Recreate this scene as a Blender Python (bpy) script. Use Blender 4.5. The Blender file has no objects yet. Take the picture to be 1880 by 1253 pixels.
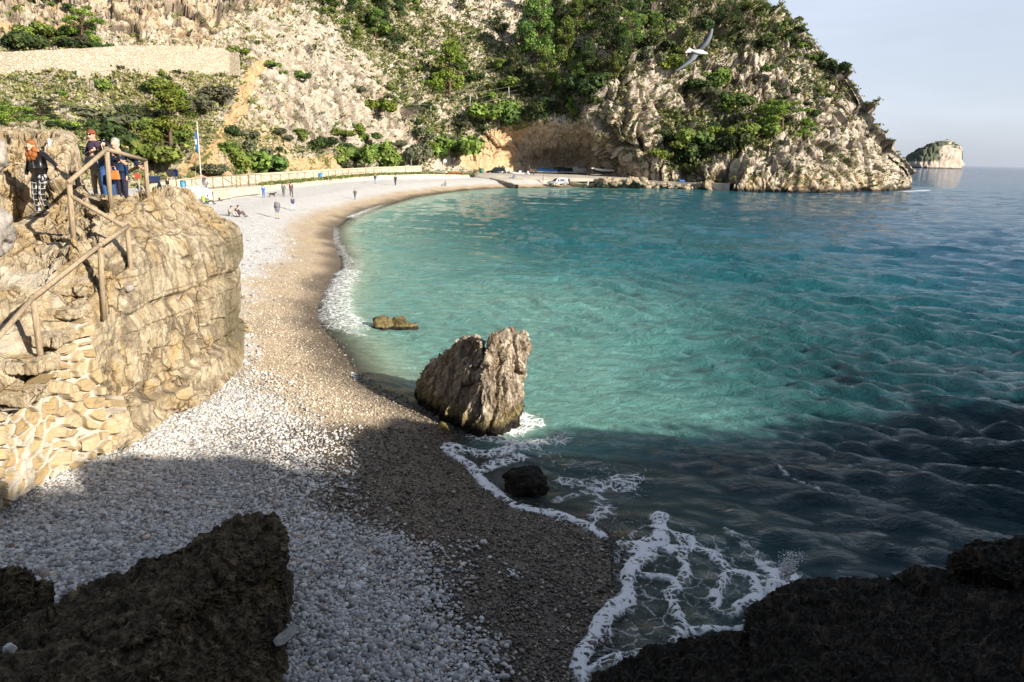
import bpy, bmesh, math, random, time
import numpy as np
from mathutils import Vector, Matrix
T0 = time.time()
random.seed(7); RNG = np.random.default_rng(11)
scene = bpy.context.scene
COL = scene.collection

# ------------------------------------------------------------------ camera model
FPX, CX, CY, CAMH = 1350.0, 940.0, 626.5, 7.0
ROLL, PITCH = math.radians(1.6), math.radians(14.35)
def ray(px, py):
    px = np.asarray(px, float); py = np.asarray(py, float)
    x = (px-CX)/FPX; y = -(py-CY)/FPX
    c, s = math.cos(ROLL), math.sin(ROLL)
    xr, yr = c*x-s*y, s*x+c*y
    cp, sp = math.cos(PITCH), math.sin(PITCH)
    return np.stack([xr, cp+yr*sp, -sp+yr*cp], -1)
def onz(px, py, z):
    r = ray(px, py); t = (np.asarray(z, float)-CAMH)/r[..., 2]
    return np.array([0, 0, CAMH])+r*t[..., None]
def atd(px, py, d):
    r = ray(px, py); t = np.asarray(d, float)/r[..., 1]
    return np.array([0, 0, CAMH])+r*t[..., None]
def project(P):
    P = np.asarray(P, float)-np.array([0, 0, CAMH])
    cp, sp = math.cos(PITCH), math.sin(PITCH)
    f = P[..., 1]*cp-P[..., 2]*sp; yr = (P[..., 1]*sp+P[..., 2]*cp)/f; xr = P[..., 0]/f
    c, s = math.cos(ROLL), math.sin(ROLL)
    return np.stack([CX+FPX*(c*xr+s*yr), CY-FPX*(-s*xr+c*yr)], -1)

cam_d = bpy.data.cameras.new("camera"); cam = bpy.data.objects.new("camera", cam_d); COL.objects.link(cam)
cam_d.sensor_width = 36; cam_d.lens = 36*FPX/1880; cam_d.clip_start = 0.05; cam_d.clip_end = 60000
_r = Matrix(((1, 0, 0), (0, 0, -1), (0, 1, 0)))          # camera looking along +Y, up +Z
fw = Vector((0, math.cos(PITCH), -math.sin(PITCH))); up0 = Vector((0, math.sin(PITCH), math.cos(PITCH))); rt0 = Vector((1, 0, 0))
c_, s_ = math.cos(ROLL), math.sin(ROLL)
rt = rt0*c_+up0*s_; up = -rt0*s_+up0*c_
cam.matrix_world = Matrix(((rt.x, up.x, -fw.x, 0), (rt.y, up.y, -fw.y, 0), (rt.z, up.z, -fw.z, CAMH), (0, 0, 0, 1)))
scene.camera = cam

# ------------------------------------------------------------------ light
SUN_EL, SUN_AZ = math.radians(24), math.atan2(0.80, -0.60)   # azimuth from +Y towards +X
world = bpy.data.worlds.new("World"); scene.world = world; world.use_nodes = True
wn = world.node_tree.nodes; wl = world.node_tree.links; wn.clear()
wo = wn.new('ShaderNodeOutputWorld'); wb = wn.new('ShaderNodeBackground'); sk = wn.new('ShaderNodeTexSky')
sk.sky_type = 'NISHITA'; sk.sun_disc = False; sk.sun_elevation = SUN_EL; sk.sun_rotation = SUN_AZ
sk.air_density = 1.0; sk.dust_density = 1.6; sk.ozone_density = 1.6
tc = wn.new('ShaderNodeTexCoord'); mp = wn.new('ShaderNodeMapping'); mp.inputs['Scale'].default_value = (1.2, 1.2, 6)
cn = wn.new('ShaderNodeTexNoise'); cn.inputs['Scale'].default_value = 1.7; cn.inputs['Detail'].default_value = 6; cn.inputs['Distortion'].default_value = .6
cr = wn.new('ShaderNodeMapRange'); cr.inputs[1].default_value = .35; cr.inputs[2].default_value = .75
cr.inputs[3].default_value = .58; cr.inputs[4].default_value = .86
cm = wn.new('ShaderNodeMix'); cm.data_type = 'RGBA'
cm.inputs['B'].default_value = (6.4, 7.0, 8.3, 1)           # thin high cloud
wl.new(tc.outputs['Generated'], mp.inputs[0]); wl.new(mp.outputs[0], cn.inputs['Vector']); wl.new(cn.outputs['Fac'], cr.inputs[0])
sx_ = wn.new('ShaderNodeSeparateXYZ'); wl.new(tc.outputs['Generated'], sx_.inputs[0]); ev = wn.new('ShaderNodeMapRange'); ev.inputs[1].default_value = .22; ev.inputs[2].default_value = .75; ev.inputs[3].default_value = 1.; ev.inputs[4].default_value = .30; wl.new(sx_.outputs[2], ev.inputs[0])
mu = wn.new('ShaderNodeMath'); mu.operation = 'MULTIPLY'; wl.new(cr.outputs[0], mu.inputs[0]); wl.new(ev.outputs[0], mu.inputs[1]); wl.new(mu.outputs[0], cm.inputs['Factor']); wl.new(sk.outputs[0], cm.inputs['A']); wl.new(cm.outputs['Result'], wb.inputs['Color'])
wb.inputs['Strength'].default_value = 0.066
wl.new(wb.outputs[0], wo.inputs[0])
sl = bpy.data.lights.new("sun", 'SUN'); so = bpy.data.objects.new("sun", sl); COL.objects.link(so)
sl.energy = 5.0; sl.angle = math.radians(0.6); sl.color = (1, .90, .76)
sd_ = Vector((math.sin(SUN_AZ)*math.cos(SUN_EL), math.cos(SUN_AZ)*math.cos(SUN_EL), math.sin(SUN_EL)))
so.rotation_euler = (-sd_).to_track_quat('-Z', 'Y').to_euler(); so.location = (40, -30, 40)
scene.view_settings.view_transform = 'Standard'; scene.view_settings.look = 'None'
scene.view_settings.exposure = 0.98; scene.view_settings.gamma = 1
scene.render.engine = 'CYCLES'
cy = scene.cycles; cy.max_bounces = 6; cy.diffuse_bounces = 3; cy.glossy_bounces = 2; cy.transparent_max_bounces = 6; cy.transmission_bounces = 2
cy.caustics_reflective = False; cy.caustics_refractive = False; cy.use_denoising = True; cy.denoiser = 'OPENIMAGEDENOISE'; cy.denoising_input_passes = 'RGB_ALBEDO_NORMAL'; cy.denoising_prefilter = 'ACCURATE'; cy.use_adaptive_sampling = False; cy.sample_clamp_indirect = 3; cy.sample_clamp_direct = 2.5

# ------------------------------------------------------------------ numpy noise
_perm = np.random.default_rng(5).permutation(256); PERM = np.concatenate([_perm]*3)
_g = np.random.default_rng(6).normal(size=(256, 3)); GRAD = _g/np.linalg.norm(_g, axis=1)[:, None]
def perlin(p):
    p = np.asarray(p, float); i = np.floor(p).astype(np.int64); f = p-i; i &= 255
    u = f*f*f*(f*(f*6-15)+10); out = 0
    X, Y, Z = i[:, 0], i[:, 1], i[:, 2]
    def g(dx, dy, dz):
        h = PERM[PERM[PERM[X+dx]+Y+dy]+Z+dz]; gr = GRAD[h]
        return gr[:, 0]*(f[:, 0]-dx)+gr[:, 1]*(f[:, 1]-dy)+gr[:, 2]*(f[:, 2]-dz)
    l = lambda a, b, t: a+(b-a)*t
    x00 = l(g(0, 0, 0), g(1, 0, 0), u[:, 0]); x10 = l(g(0, 1, 0), g(1, 1, 0), u[:, 0])
    x01 = l(g(0, 0, 1), g(1, 0, 1), u[:, 0]); x11 = l(g(0, 1, 1), g(1, 1, 1), u[:, 0])
    return 1.6*l(l(x00, x10, u[:, 1]), l(x01, x11, u[:, 1]), u[:, 2])
def fbm(p, octv=4, gain=.5):
    p = np.asarray(p, float); s = 0; a = 1
    for k in range(octv): s = s+a*perlin(p+17.3*k); p = p*2.03; a *= gain
    return s
def ridged(p, octv=4, gain=.5):
    p = np.asarray(p, float); s = 0; a = 1; n = 0
    for k in range(octv): s = s+a*(1-np.abs(perlin(p+31.7*k))*1.6); n += a; p = p*2.1; a *= gain
    return s/n
def worley(p, jit=.9, want_id=False):
    p = np.asarray(p, float); i = np.floor(p).astype(np.int64); f1 = np.full(len(p), 9.); f2 = f1.copy(); cid = np.zeros(len(p), np.int64)
    R1 = np.random.default_rng(9).random((256, 3))
    for dx in (-1, 0, 1):
        for dy in (-1, 0, 1):
            for dz in (-1, 0, 1):
                c = i+np.array([dx, dy, dz]); h = PERM[PERM[PERM[c[:, 0] & 255]+(c[:, 1] & 255)]+(c[:, 2] & 255)]
                q = c+.5+(R1[h]-.5)*jit; d = np.sqrt(((q-p)**2).sum(1))
                n = d < f1; f2 = np.where(n, f1, np.minimum(f2, d)); cid = np.where(n, h, cid); f1 = np.where(n, d, f1)
    return (f1, f2, cid) if want_id else (f1, f2)
RID = np.random.default_rng(4).random(256)-.5; TILT = np.random.default_rng(8).normal(size=(256, 3))*.75
def facets(p, jit=.95):
    """angular blocks: every cell is a tilted plane; returns (height about -1..1, distance to the nearest joint)"""
    p = np.asarray(p, float); i = np.floor(p).astype(np.int64); f1 = np.full(len(p), 9.); f2 = f1.copy(); h1 = np.zeros(len(p)); R1 = np.random.default_rng(9).random((256, 3))
    for dx in (-1, 0, 1):
        for dy in (-1, 0, 1):
            for dz in (-1, 0, 1):
                c = i+np.array([dx, dy, dz]); h = PERM[PERM[PERM[c[:, 0] & 255]+(c[:, 1] & 255)]+(c[:, 2] & 255)]; v = p-(c+.5+(R1[h]-.5)*jit); d = np.sqrt((v**2).sum(1))
                n = d < f1; f2 = np.where(n, f1, np.minimum(f2, d)); h1 = np.where(n, RID[h]+(v*TILT[h]).sum(1), h1); f1 = np.where(n, d, f1)
    return h1, f2-f1
def sstep(a, b, x):
    t = np.clip((x-a)/(b-a), 0, 1); return t*t*(3-2*t)
def seg_dist(P, pts, want_t=False):
    pts = np.asarray(pts, float); best = np.full(len(P), 1e9); tt = np.zeros(len(P))
    for k in range(len(pts)-1):
        a, b = pts[k], pts[k+1]; ab = b-a; t = np.clip(((P-a)@ab)/(ab@ab+1e-12), 0, 1)
        d = np.linalg.norm(P-(a+t[:, None]*ab), axis=1); m = d < best; best = np.where(m, d, best); tt = np.where(m, k+t, tt)
    return (best, tt) if want_t else best
def inside(P, poly):
    x, y = P[:, 0], P[:, 1]; r = np.zeros(len(P), bool); n = len(poly)
    for k in range(n):
        x1, y1 = poly[k]; x2, y2 = poly[(k+1) % n]
        if y1 == y2: continue
        c = ((y1 > y) != (y2 > y)) & (x < (x2-x1)*(y-y1)/(y2-y1)+x1); r ^= c
    return r

# ------------------------------------------------------------------ mesh / object helpers
def mesh_np(name, V, F, smooth=True):
    """V n x 3, F list of index arrays (m x 3 or m x 4)."""
    me = bpy.data.meshes.new(name); V = np.asarray(V, np.float32); Fs = [np.asarray(f, np.int32) for f in (F if isinstance(F, list) else [F]) if len(f)]
    me.vertices.add(len(V)); me.vertices.foreach_set('co', V.ravel())
    nl = sum(f.size for f in Fs); npoly = sum(len(f) for f in Fs)
    me.loops.add(nl); me.loops.foreach_set('vertex_index', np.concatenate([f.ravel() for f in Fs]))
    me.polygons.add(npoly); tot = np.concatenate([np.full(len(f), f.shape[1], np.int32) for f in Fs])
    me.polygons.foreach_set('loop_start', np.concatenate([[0], np.cumsum(tot)[:-1]]).astype(np.int32))
    me.polygons.foreach_set('use_smooth', np.full(npoly, smooth, bool))
    me.update(calc_edges=True); me.validate(); return me
def attr(me, name, vals):
    vals = np.asarray(vals, np.float32)
    if vals.ndim == 1:
        a = me.attributes.new(name, 'FLOAT', 'POINT'); a.data.foreach_set('value', vals)
    else:
        if vals.shape[1] == 3: vals = np.c_[vals, np.ones(len(vals))]
        a = me.attributes.new(name, 'FLOAT_COLOR', 'POINT'); a.data.foreach_set('color', vals.astype(np.float32).ravel())
def grid_faces(nr, nc):
    i = np.arange(nr*nc).reshape(nr, nc)
    return np.stack([i[:-1, :-1], i[:-1, 1:], i[1:, 1:], i[1:, :-1]], -1).reshape(-1, 4)
def grid_normals(G):
    du = np.gradient(G, axis=1); dv = np.gradient(G, axis=0); n = np.cross(du, dv)
    return n/(np.linalg.norm(n, axis=-1, keepdims=True)+1e-9)
def link(name, me, mat=None, parent=None, label=None, cat=None, group=None, kind=None):
    o = bpy.data.objects.new(name, me); COL.objects.link(o)
    if mat is not None and me is not None:
        for m in (mat if isinstance(mat, (list, tuple)) else [mat]): me.materials.append(m)
    if parent is not None: o.parent = parent
    return tag(o, label, cat, group, kind)
def tag(o, label=None, cat=None, group=None, kind=None):
    if label: o['label'] = label
    if cat: o['category'] = cat
    if group: o['group'] = group
    if kind: o['kind'] = kind
    return o
def empty(name, loc, label, cat, group=None, rz=0, scale=1):
    o = bpy.data.objects.new(name, None); COL.objects.link(o); o.empty_display_size = .2
    o.location = tuple(loc); o.rotation_euler = (0, 0, rz); o.scale = (scale,)*3
    return tag(o, label, cat, group)
def dup(root, loc=None, rz=None, scale=None, label=None, group=None):
    r = root.copy(); COL.objects.link(r)
    for ch in root.children:
        c = ch.copy(); COL.objects.link(c); c.parent = r
        for g in ch.children:
            d = g.copy(); COL.objects.link(d); d.parent = c
    if loc is not None: r.location = tuple(loc)
    if rz is not None: r.rotation_euler = (0, 0, rz)
    if scale is not None: r.scale = (scale,)*3 if np.isscalar(scale) else scale
    if label: r['label'] = label
    if group: r['group'] = group
    return r

class MB:
    """collects shapes, builds one mesh object"""
    def __init__(s): s.bm = bmesh.new(); s.mi = 0
    def _mark(s, vs):
        for v in vs:
            for f in v.link_faces: f.material_index = s.mi
        return vs
    def box(s, c, size, rot=None, bev=0):
        r = bmesh.ops.create_cube(s.bm, size=1); vs = r['verts']
        M = Matrix.Translation(c) @ (rot.to_4x4() if rot is not None else Matrix()) @ Matrix.Diagonal((*size, 1))
        bmesh.ops.transform(s.bm, matrix=M, verts=vs); s._mark(vs)
        if bev:
            es = list({e for v in vs for e in v.link_edges}); bmesh.ops.bevel(s.bm, geom=es, offset=bev, segments=2, affect='EDGES')
        return s
    def tube(s, pts, r, n=8, cap=True, r2=None):
        pts = [Vector(p) for p in pts]; rings = []; m = len(pts)
        rad = r if isinstance(r, (list, tuple)) else [r+((r2 if r2 is not None else r)-r)*k/max(1, m-1) for k in range(m)]
        for k, p in enumerate(pts):
            t = (pts[min(k+1, m-1)]-pts[max(k-1, 0)]).normalized()
            a = Vector((0, 0, 1)) if abs(t.z) < .9 else Vector((1, 0, 0)); u = t.cross(a).normalized(); v = t.cross(u)
            rings.append([s.bm.verts.new(p+(u*math.cos(2*math.pi*j/n)+v*math.sin(2*math.pi*j/n))*rad[k]) for j in range(n)])
        for k in range(m-1):
            for j in range(n):
                f = s.bm.faces.new((rings[k][j], rings[k][(j+1) % n], rings[k+1][(j+1) % n], rings[k+1][j])); f.smooth = n > 5; f.material_index = s.mi
        if cap:
            for R, fl in ((rings[0], 1), (rings[-1], 0)):
                f = s.bm.faces.new(R if fl else R[::-1]); f.material_index = s.mi
        return s
    def ell(s, c, rad, rot=None, sub=2):
        r = bmesh.ops.create_icosphere(s.bm, subdivisions=sub, radius=1); vs = r['verts']
        M = Matrix.Translation(c) @ (rot.to_4x4() if rot is not None else Matrix()) @ Matrix.Diagonal((*rad, 1))
        bmesh.ops.transform(s.bm, matrix=M, verts=vs); s._mark(vs)
        for v in vs:
            for f in v.link_faces: f.smooth = True
        return s
    def prism(s, prof, x0, x1, axis='x'):
        """closed profile of (a,b) swept along axis"""
        mk = {'x': lambda t, a, b: (t, a, b), 'y': lambda t, a, b: (a, t, b), 'z': lambda t, a, b: (a, b, t)}[axis]
        A = [s.bm.verts.new(mk(x0, a, b)) for a, b in prof]; B = [s.bm.verts.new(mk(x1, a, b)) for a, b in prof]; n = len(prof)
        fs = [s.bm.faces.new((A[k], A[(k+1) % n], B[(k+1) % n], B[k])) for k in range(n)]+[s.bm.faces.new(A[::-1]), s.bm.faces.new(B)]
        for f in fs: f.material_index = s.mi
        return s
    def loft(s, rings, closed=True, cap=True, smooth=True):
        R = [[s.bm.verts.new(p) for p in r] for r in rings]; n = len(R[0])
        for k in range(len(R)-1):
            for j in range(n if closed else n-1):
                f = s.bm.faces.new((R[k][j], R[k][(j+1) % n], R[k+1][(j+1) % n], R[k+1][j])); f.smooth = smooth; f.material_index = s.mi
        if cap and closed:
            for r_, fl in ((R[0], 1), (R[-1], 0)):
                f = s.bm.faces.new(r_[::-1] if fl else r_); f.material_index = s.mi
        return s
    def mesh(s, name):
        bmesh.ops.recalc_face_normals(s.bm, faces=s.bm.faces[:]); me = bpy.data.meshes.new(name); s.bm.to_mesh(me); s.bm.free(); return me
    def build(s, name, mat, parent=None, **k): return link(name, s.mesh(name), mat, parent, **k)

# ------------------------------------------------------------------ materials
class NT:
    def __init__(s, name):
        s.m = bpy.data.materials.new(name); s.m.use_nodes = True; s.t = s.m.node_tree; s.n = s.t.nodes; s.n.clear()
        s.out = s.n.new('ShaderNodeOutputMaterial'); s.b = s.n.new('ShaderNodeBsdfPrincipled'); s.l(s.b.outputs[0], s.out.inputs[0])
    def l(s, a, b): s.t.links.new(a, b)
    def put(s, sock, v):
        if hasattr(v, 'is_output'): s.l(v, sock)
        else:
            if isinstance(v, tuple) and len(v) == 3 and sock.type == 'RGBA': v = (*v, 1)
            sock.default_value = v
    def attr(s, name, col=False):
        a = s.n.new('ShaderNodeAttribute'); a.attribute_name = name; return a.outputs['Color' if col else 'Fac']
    def obj(s, scale=(1, 1, 1), rot=(0, 0, 0)):
        c = s.n.new('ShaderNodeTexCoord'); m = s.n.new('ShaderNodeMapping'); m.inputs['Scale'].default_value = scale; m.inputs['Rotation'].default_value = rot
        s.l(c.outputs['Object'], m.inputs[0]); return m.outputs[0]
    def noise(s, vec, scale, detail=4, rough=.55, dist=0):
        n = s.n.new('ShaderNodeTexNoise'); s.l(vec, n.inputs['Vector']); n.inputs['Scale'].default_value = scale; n.inputs['Detail'].default_value = detail
        n.inputs['Roughness'].default_value = rough; n.inputs['Distortion'].default_value = dist; return n.outputs['Fac']
    def voro(s, vec, scale, feature='F1', out='Distance', rnd=1):
        n = s.n.new('ShaderNodeTexVoronoi'); n.feature = feature; s.l(vec, n.inputs['Vector']); n.inputs['Scale'].default_value = scale
        n.inputs['Randomness'].default_value = rnd; return n.outputs[out]
    def mr(s, v, a, b, c=0., d=1., smooth=True):
        n = s.n.new('ShaderNodeMapRange'); n.interpolation_type = 'SMOOTHSTEP' if smooth else 'LINEAR'
        s.put(n.inputs[0], v)
        for k, x in zip((1, 2, 3, 4), (a, b, c, d)): s.put(n.inputs[k], x)
        return n.outputs[0]
    def math(s, op, a, b=0., c=None, clamp=False):
        n = s.n.new('ShaderNodeMath'); n.operation = op; n.use_clamp = clamp; s.put(n.inputs[0], a); s.put(n.inputs[1], b)
        if c is not None: s.put(n.inputs[2], c)
        return n.outputs[0]
    def mix(s, f, a, b, mode='MIX'):
        n = s.n.new('ShaderNodeMix'); n.data_type = 'RGBA'; n.blend_type = mode; s.put(n.inputs['Factor'], f); s.put(n.inputs['A'], a); s.put(n.inputs['B'], b); return n.outputs['Result']
    def ramp(s, v, stops):
        n = s.n.new('ShaderNodeValToRGB'); e = n.color_ramp.elements
        while len(e) < len(stops): e.new(.5)
        for k, (p, c) in enumerate(stops): e[k].position = p; e[k].color = (*c, 1)
        s.put(n.inputs[0], v); return n.outputs[0]
    def bump(s, h, strength=.5, dist=.1, nrm=None):
        n = s.n.new('ShaderNodeBump'); s.put(n.inputs['Strength'], strength); n.inputs['Distance'].default_value = dist; s.put(n.inputs['Height'], h)
        if nrm is not None: s.l(nrm, n.inputs['Normal'])
        return n.outputs[0]
    def fin(s, color=None, rough=.9, spec=.3, normal=None, **k):
        if color is not None: s.put(s.b.inputs['Base Color'], color)
        s.put(s.b.inputs['Roughness'], rough); s.put(s.b.inputs['Specular IOR Level'], spec)
        if normal is not None: s.l(normal, s.b.inputs['Normal'])
        for a, v in k.items(): s.put(s.b.inputs[a], v)
        return s.m
_mc = {}
def plain(name, color, rough=.7, spec=.3, var=.12, scale=8, metal=0, bump=0):
    """everyday material: base colour broken up by noise"""
    if name in _mc: return _mc[name]
    t = NT(name); v = t.obj(); n = t.noise(v, scale, 5)
    c0 = tuple(x*(1-var) for x in color); c1 = tuple(min(1, x*(1+var)) for x in color)
    c = t.mix(t.mr(n, .3, .7), c0, c1)
    nb = t.bump(t.noise(v, scale*3, 4), bump, .02) if bump else None
    _mc[name] = t.fin(c, rough, spec, nb, Metallic=float(metal)); return _mc[name]

# ------------------------------------------------------------------ shoreline and beach
SH_PX = [(1060,1250),(1062,1218),(1100,1160),(1128,1100),(1128,1030),(1108,980),(1010,947),(930,922),(880,880),(825,832),(838,795),(750,742),(665,700),(628,640),(592,600),
         (588,565),(606,530),(630,485),(618,445),(617,420),(640,400),(680,385),(715,375),(760,362),(830,352),(900,346),(1000,345),(1090,342)]
SH = onz(*np.array(SH_PX, float).T, 0)[:, :2]
SH = np.vstack([[(-.5, -20), (.4, 0), (.8, 6)], SH])
# smooth the line a little
_t = np.linspace(0, len(SH)-1, 400); _i = np.minimum(_t.astype(int), len(SH)-2); _f = (_t-_i)[:, None]
SHF = SH[_i]*(1-_f)+SH[_i+1]*_f
for _ in range(3): SHF[1:-1] = (SHF[:-2]+SHF[1:-1]*2+SHF[2:])/4
LAND = np.vstack([SHF, [(30, 190), (60, 300), (-400, 300), (-400, -20)]])
def shore_sd(P):
    """signed distance to the waterline: + on land, - over water"""
    d = seg_dist(P, SHF); return np.where(inside(P, LAND), d, -d)
BZ_D = [-80, -25, -8, -2, 0, 1.5, 4, 8, 14, 30, 60, 120]
BZ_Z = [-6, -2.6, -.75, -.14, 0.0, .25, .62, 1.1, 1.3, 1.55, 2.0, 2.4]
def beach_z(sd): return np.interp(sd, BZ_D, BZ_Z)
def polar(az0, az1, na, rings, back=0):
    az = np.radians(np.linspace(az0, az1, na)); R, A = np.meshgrid(rings, az, indexing='ij')
    return R*np.sin(A), R*np.cos(A)
rb = np.concatenate([np.geomspace(3.5, 40, 420), np.geomspace(40.6, 330, 150)])
bx, by = polar(-62, 50, 470, rb); Pb = np.c_[bx.ravel(), by.ravel()]
sdb = shore_sd(Pb)
P3 = np.c_[Pb, np.zeros(len(Pb))]
wob = fbm(P3*.35, 3)
zb = beach_z(sdb)+np.where(sdb > .4, 1, 0)*(fbm(P3*.5, 3)*.05*sstep(.4, 3, sdb)+fbm(P3*2.3, 2)*.012)
near = sstep(30, 14, Pb[:, 1])
gravel_w = 3.6+.9*wob-1.5*sstep(13, 8, Pb[:, 1])
peb = sstep(-1.3, 1.2, sdb-gravel_w+fbm(P3*1.7, 2)*.5)             # 1 = dry white pebbles
wet = sstep(1.9, .1, sdb+wob*.8-4*sstep(18.5, 15, Pb[:, 1]))  # damp by the waterline; spread near the camera to darken the shaded gravel
zb += .03*peb
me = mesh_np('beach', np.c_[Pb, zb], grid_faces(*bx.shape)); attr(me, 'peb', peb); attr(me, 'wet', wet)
t = NT('beach_shingle'); v = t.obj(); pe = t.attr('peb'); we = t.attr('wet')
# two sizes of stone: pebbles (about 6 cm) and gravel (about 2 cm)
vp1 = t.voro(v, 20); vc1 = t.voro(v, 20, out='Color'); vp2 = t.voro(v, 38); vc2 = t.voro(v, 38, out='Color')
g1 = t.n.new('ShaderNodeSeparateColor'); t.l(vc1, g1.inputs[0]); g2 = t.n.new('ShaderNodeSeparateColor'); t.l(vc2, g2.inputs[0])
cpeb = t.ramp(g1.outputs[0], [(0, (.42, .41, .40)), (.3, (.58, .57, .555)), (.7, (.68, .675, .66)), (1, (.74, .73, .71))])
cgra = t.ramp(g2.outputs[0], [(0, (.27, .21, .145)), (.35, (.52, .42, .30)), (.75, (.64, .535, .395)), (1, (.76, .68, .56))])
big = t.noise(v, .5, 4); cgra = t.mix(t.mr(big, .35, .7, 0, .6), cgra, (.64, .51, .34))
cpeb = t.mix(t.mr(t.noise(v, .8, 3), .3, .75, 0, .35), cpeb, (.50, .47, .42))
mot = t.mr(t.noise(v, 5.5, 5, .75), .40, .60); mot2 = t.mr(t.voro(v, 7.5), .1, .5)
cgra = t.mix(t.math('MULTIPLY', mot, .55), cgra, t.mix(1., cgra, (.62, .58, .53), 'MULTIPLY')); cgra = t.mix(t.math('MULTIPLY', mot2, .25), t.mix(1., cgra, (1.15, 1.13, 1.1), 'MULTIPLY'), t.mix(1., cgra, (.8, .78, .75), 'MULTIPLY'))
cpeb = t.mix(t.math('MULTIPLY', mot, .2), cpeb, t.mix(1., cpeb, (.72, .71, .69), 'MULTIPLY'))
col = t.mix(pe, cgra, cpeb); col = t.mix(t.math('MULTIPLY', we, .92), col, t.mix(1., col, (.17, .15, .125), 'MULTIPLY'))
gap = t.mix(pe, t.mr(vp2, .3, .7, 1, .5), t.mr(vp1, .4, .8, 1, .66))
h = t.mix(pe, t.math('MULTIPLY', vp2, -.4), t.math('MULTIPLY', vp1, -1.))
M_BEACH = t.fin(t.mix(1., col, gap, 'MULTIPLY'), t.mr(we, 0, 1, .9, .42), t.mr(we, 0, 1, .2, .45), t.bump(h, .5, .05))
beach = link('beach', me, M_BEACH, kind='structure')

# loose pebbles: real rounded stones near the camera, one uncountable mass
def pebble_mesh(C, S, rotz, tilt, cols, name):
    bmc = bmesh.new(); bmesh.ops.create_cube(bmc, size=1.15); bmesh.ops.subdivide_edges(bmc, edges=bmc.edges[:], cuts=1, use_grid_fill=True)
    bv = np.array([v.co[:] for v in bmc.verts]); bv = bv/np.linalg.norm(bv, axis=1)[:, None]*.55+bv*.08; bf = np.array([[v.index for v in f.verts] for f in bmc.faces]); bmc.free()
    n = len(C); V = bv[None]*(1+.16*RNG.normal(size=(n, len(bv), 1)).clip(-1.5, 1.5))*S[:, None, :]
    ct, st = np.cos(tilt)[:, None], np.sin(tilt)[:, None]; V = np.stack([V[..., 0], V[..., 1]*ct-V[..., 2]*st, V[..., 1]*st+V[..., 2]*ct], -1)
    c, s = np.cos(rotz)[:, None], np.sin(rotz)[:, None]; V = np.stack([V[..., 0]*c-V[..., 1]*s, V[..., 0]*s+V[..., 1]*c, V[..., 2]], -1)+C[:, None]
    Fc = (bf[None]+np.arange(n)[:, None, None]*len(bv)).reshape(-1, 4)
    m = mesh_np(name, V.reshape(-1, 3), Fc); attr(m, 'col', np.repeat(cols, len(bv), 0)); return m
def scatter_pebbles(n, y0, y1, smean, kind):
    yy = y0*(y1/y0)**RNG.random(n); aa = np.radians(RNG.uniform(-40, 14, n)); P = np.c_[np.tan(aa)*yy, yy]
    sd = shore_sd(P); p3 = np.c_[P, np.zeros(n)]; w = 3.6+.9*fbm(p3*.35, 3)-1.5*sstep(13, 8, yy)
    pk = sstep(-1.5, 1.1, sd-w+fbm(p3*1.7, 2)*.5)
    keep = (RNG.random(n) < (pk if kind else (1-pk)*.9)) & (sd > (.3 if kind else -.3)); P = P[keep]; sd = sd[keep]; n = len(P)
    s = smean*np.exp(RNG.normal(size=n)*.36); S = np.c_[s*RNG.uniform(.9, 1.5, n), s, s*RNG.uniform(.5, .85, n)]
    z = beach_z(sd)+fbm(np.c_[P, np.zeros(n)]*.5, 3)*.05*sstep(.4, 3, sd)+.03*kind+S[:, 2]*RNG.uniform(-.1, .42, n)+.006*(1-kind)
    if kind:
        b = RNG.choice([.20, .34, .47, .60, .72], n, p=[.14, .24, .28, .23, .11]); c = b[:, None]*np.array([1, .985, .955])*RNG.uniform(.9, 1.1, (n, 1)); o = RNG.random(n) < .07; c[o] = c[o]*np.array([1.05, .85, .66])
    else:
        b = RNG.choice([.22, .36, .48, .60, .72], n, p=[.2, .27, .26, .18, .09]); c = b[:, None]*np.array([1.05, .90, .70])*RNG.uniform(.85, 1.15, (n, 1))
        c *= (1-np.where(RNG.random((n, 1)) < .3, .45, .84)[:, 0]*sstep(1.9, .1, sd-4*sstep(18.5, 15, P[:, 1])))[:, None]  # near gravel darkened in colour for damp and shade alike
    return np.c_[P, z], S, RNG.uniform(0, 6.28, n), RNG.normal(size=n)*.35, c
t = NT('pebble_stone'); v = t.obj(); c = t.attr('col', True)
M_PEB = t.fin(t.mix(t.mr(t.noise(v, 60, 3), .35, .7, 0, .3), c, t.mix(1., c, (.7, .68, .66), 'MULTIPLY')), .75, .3)
link('pebbles', pebble_mesh(*scatter_pebbles(150000, 7.0, 23, .0325, 1), 'pebbles'), M_PEB, kind='stuff')
t = NT('gravel_stone'); c = t.attr('col', True); M_GRV = t.fin(c, .5, .45)
link('gravel', pebble_mesh(*scatter_pebbles(70000, 7.0, 20, .024, 0), 'gravel'), M_GRV, kind='stuff')
link('pebbles', pebble_mesh(*scatter_pebbles(16000, 20, 60, .065, 1), 'pebbles'), M_PEB, kind='stuff')
link('gravel', pebble_mesh(*scatter_pebbles(60000, 18, 40, .027, 0), 'gravel'), M_GRV, kind='stuff')
print('beach', round(time.time()-T0, 1))

# ------------------------------------------------------------------ sea
rw = np.concatenate([np.geomspace(5.5, 62, 520), np.geomspace(62.6, 420, 190), np.geomspace(432, 40000, 60)])
wx, wy = polar(-26, 58, 560, rw); Pw = np.c_[wx.ravel(), wy.ravel()]; dist = np.hypot(*Pw.T)
sdw = -shore_sd(Pw)                                              # + over water
keepw = (sdw > -1.2).reshape(wx.shape)
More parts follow.
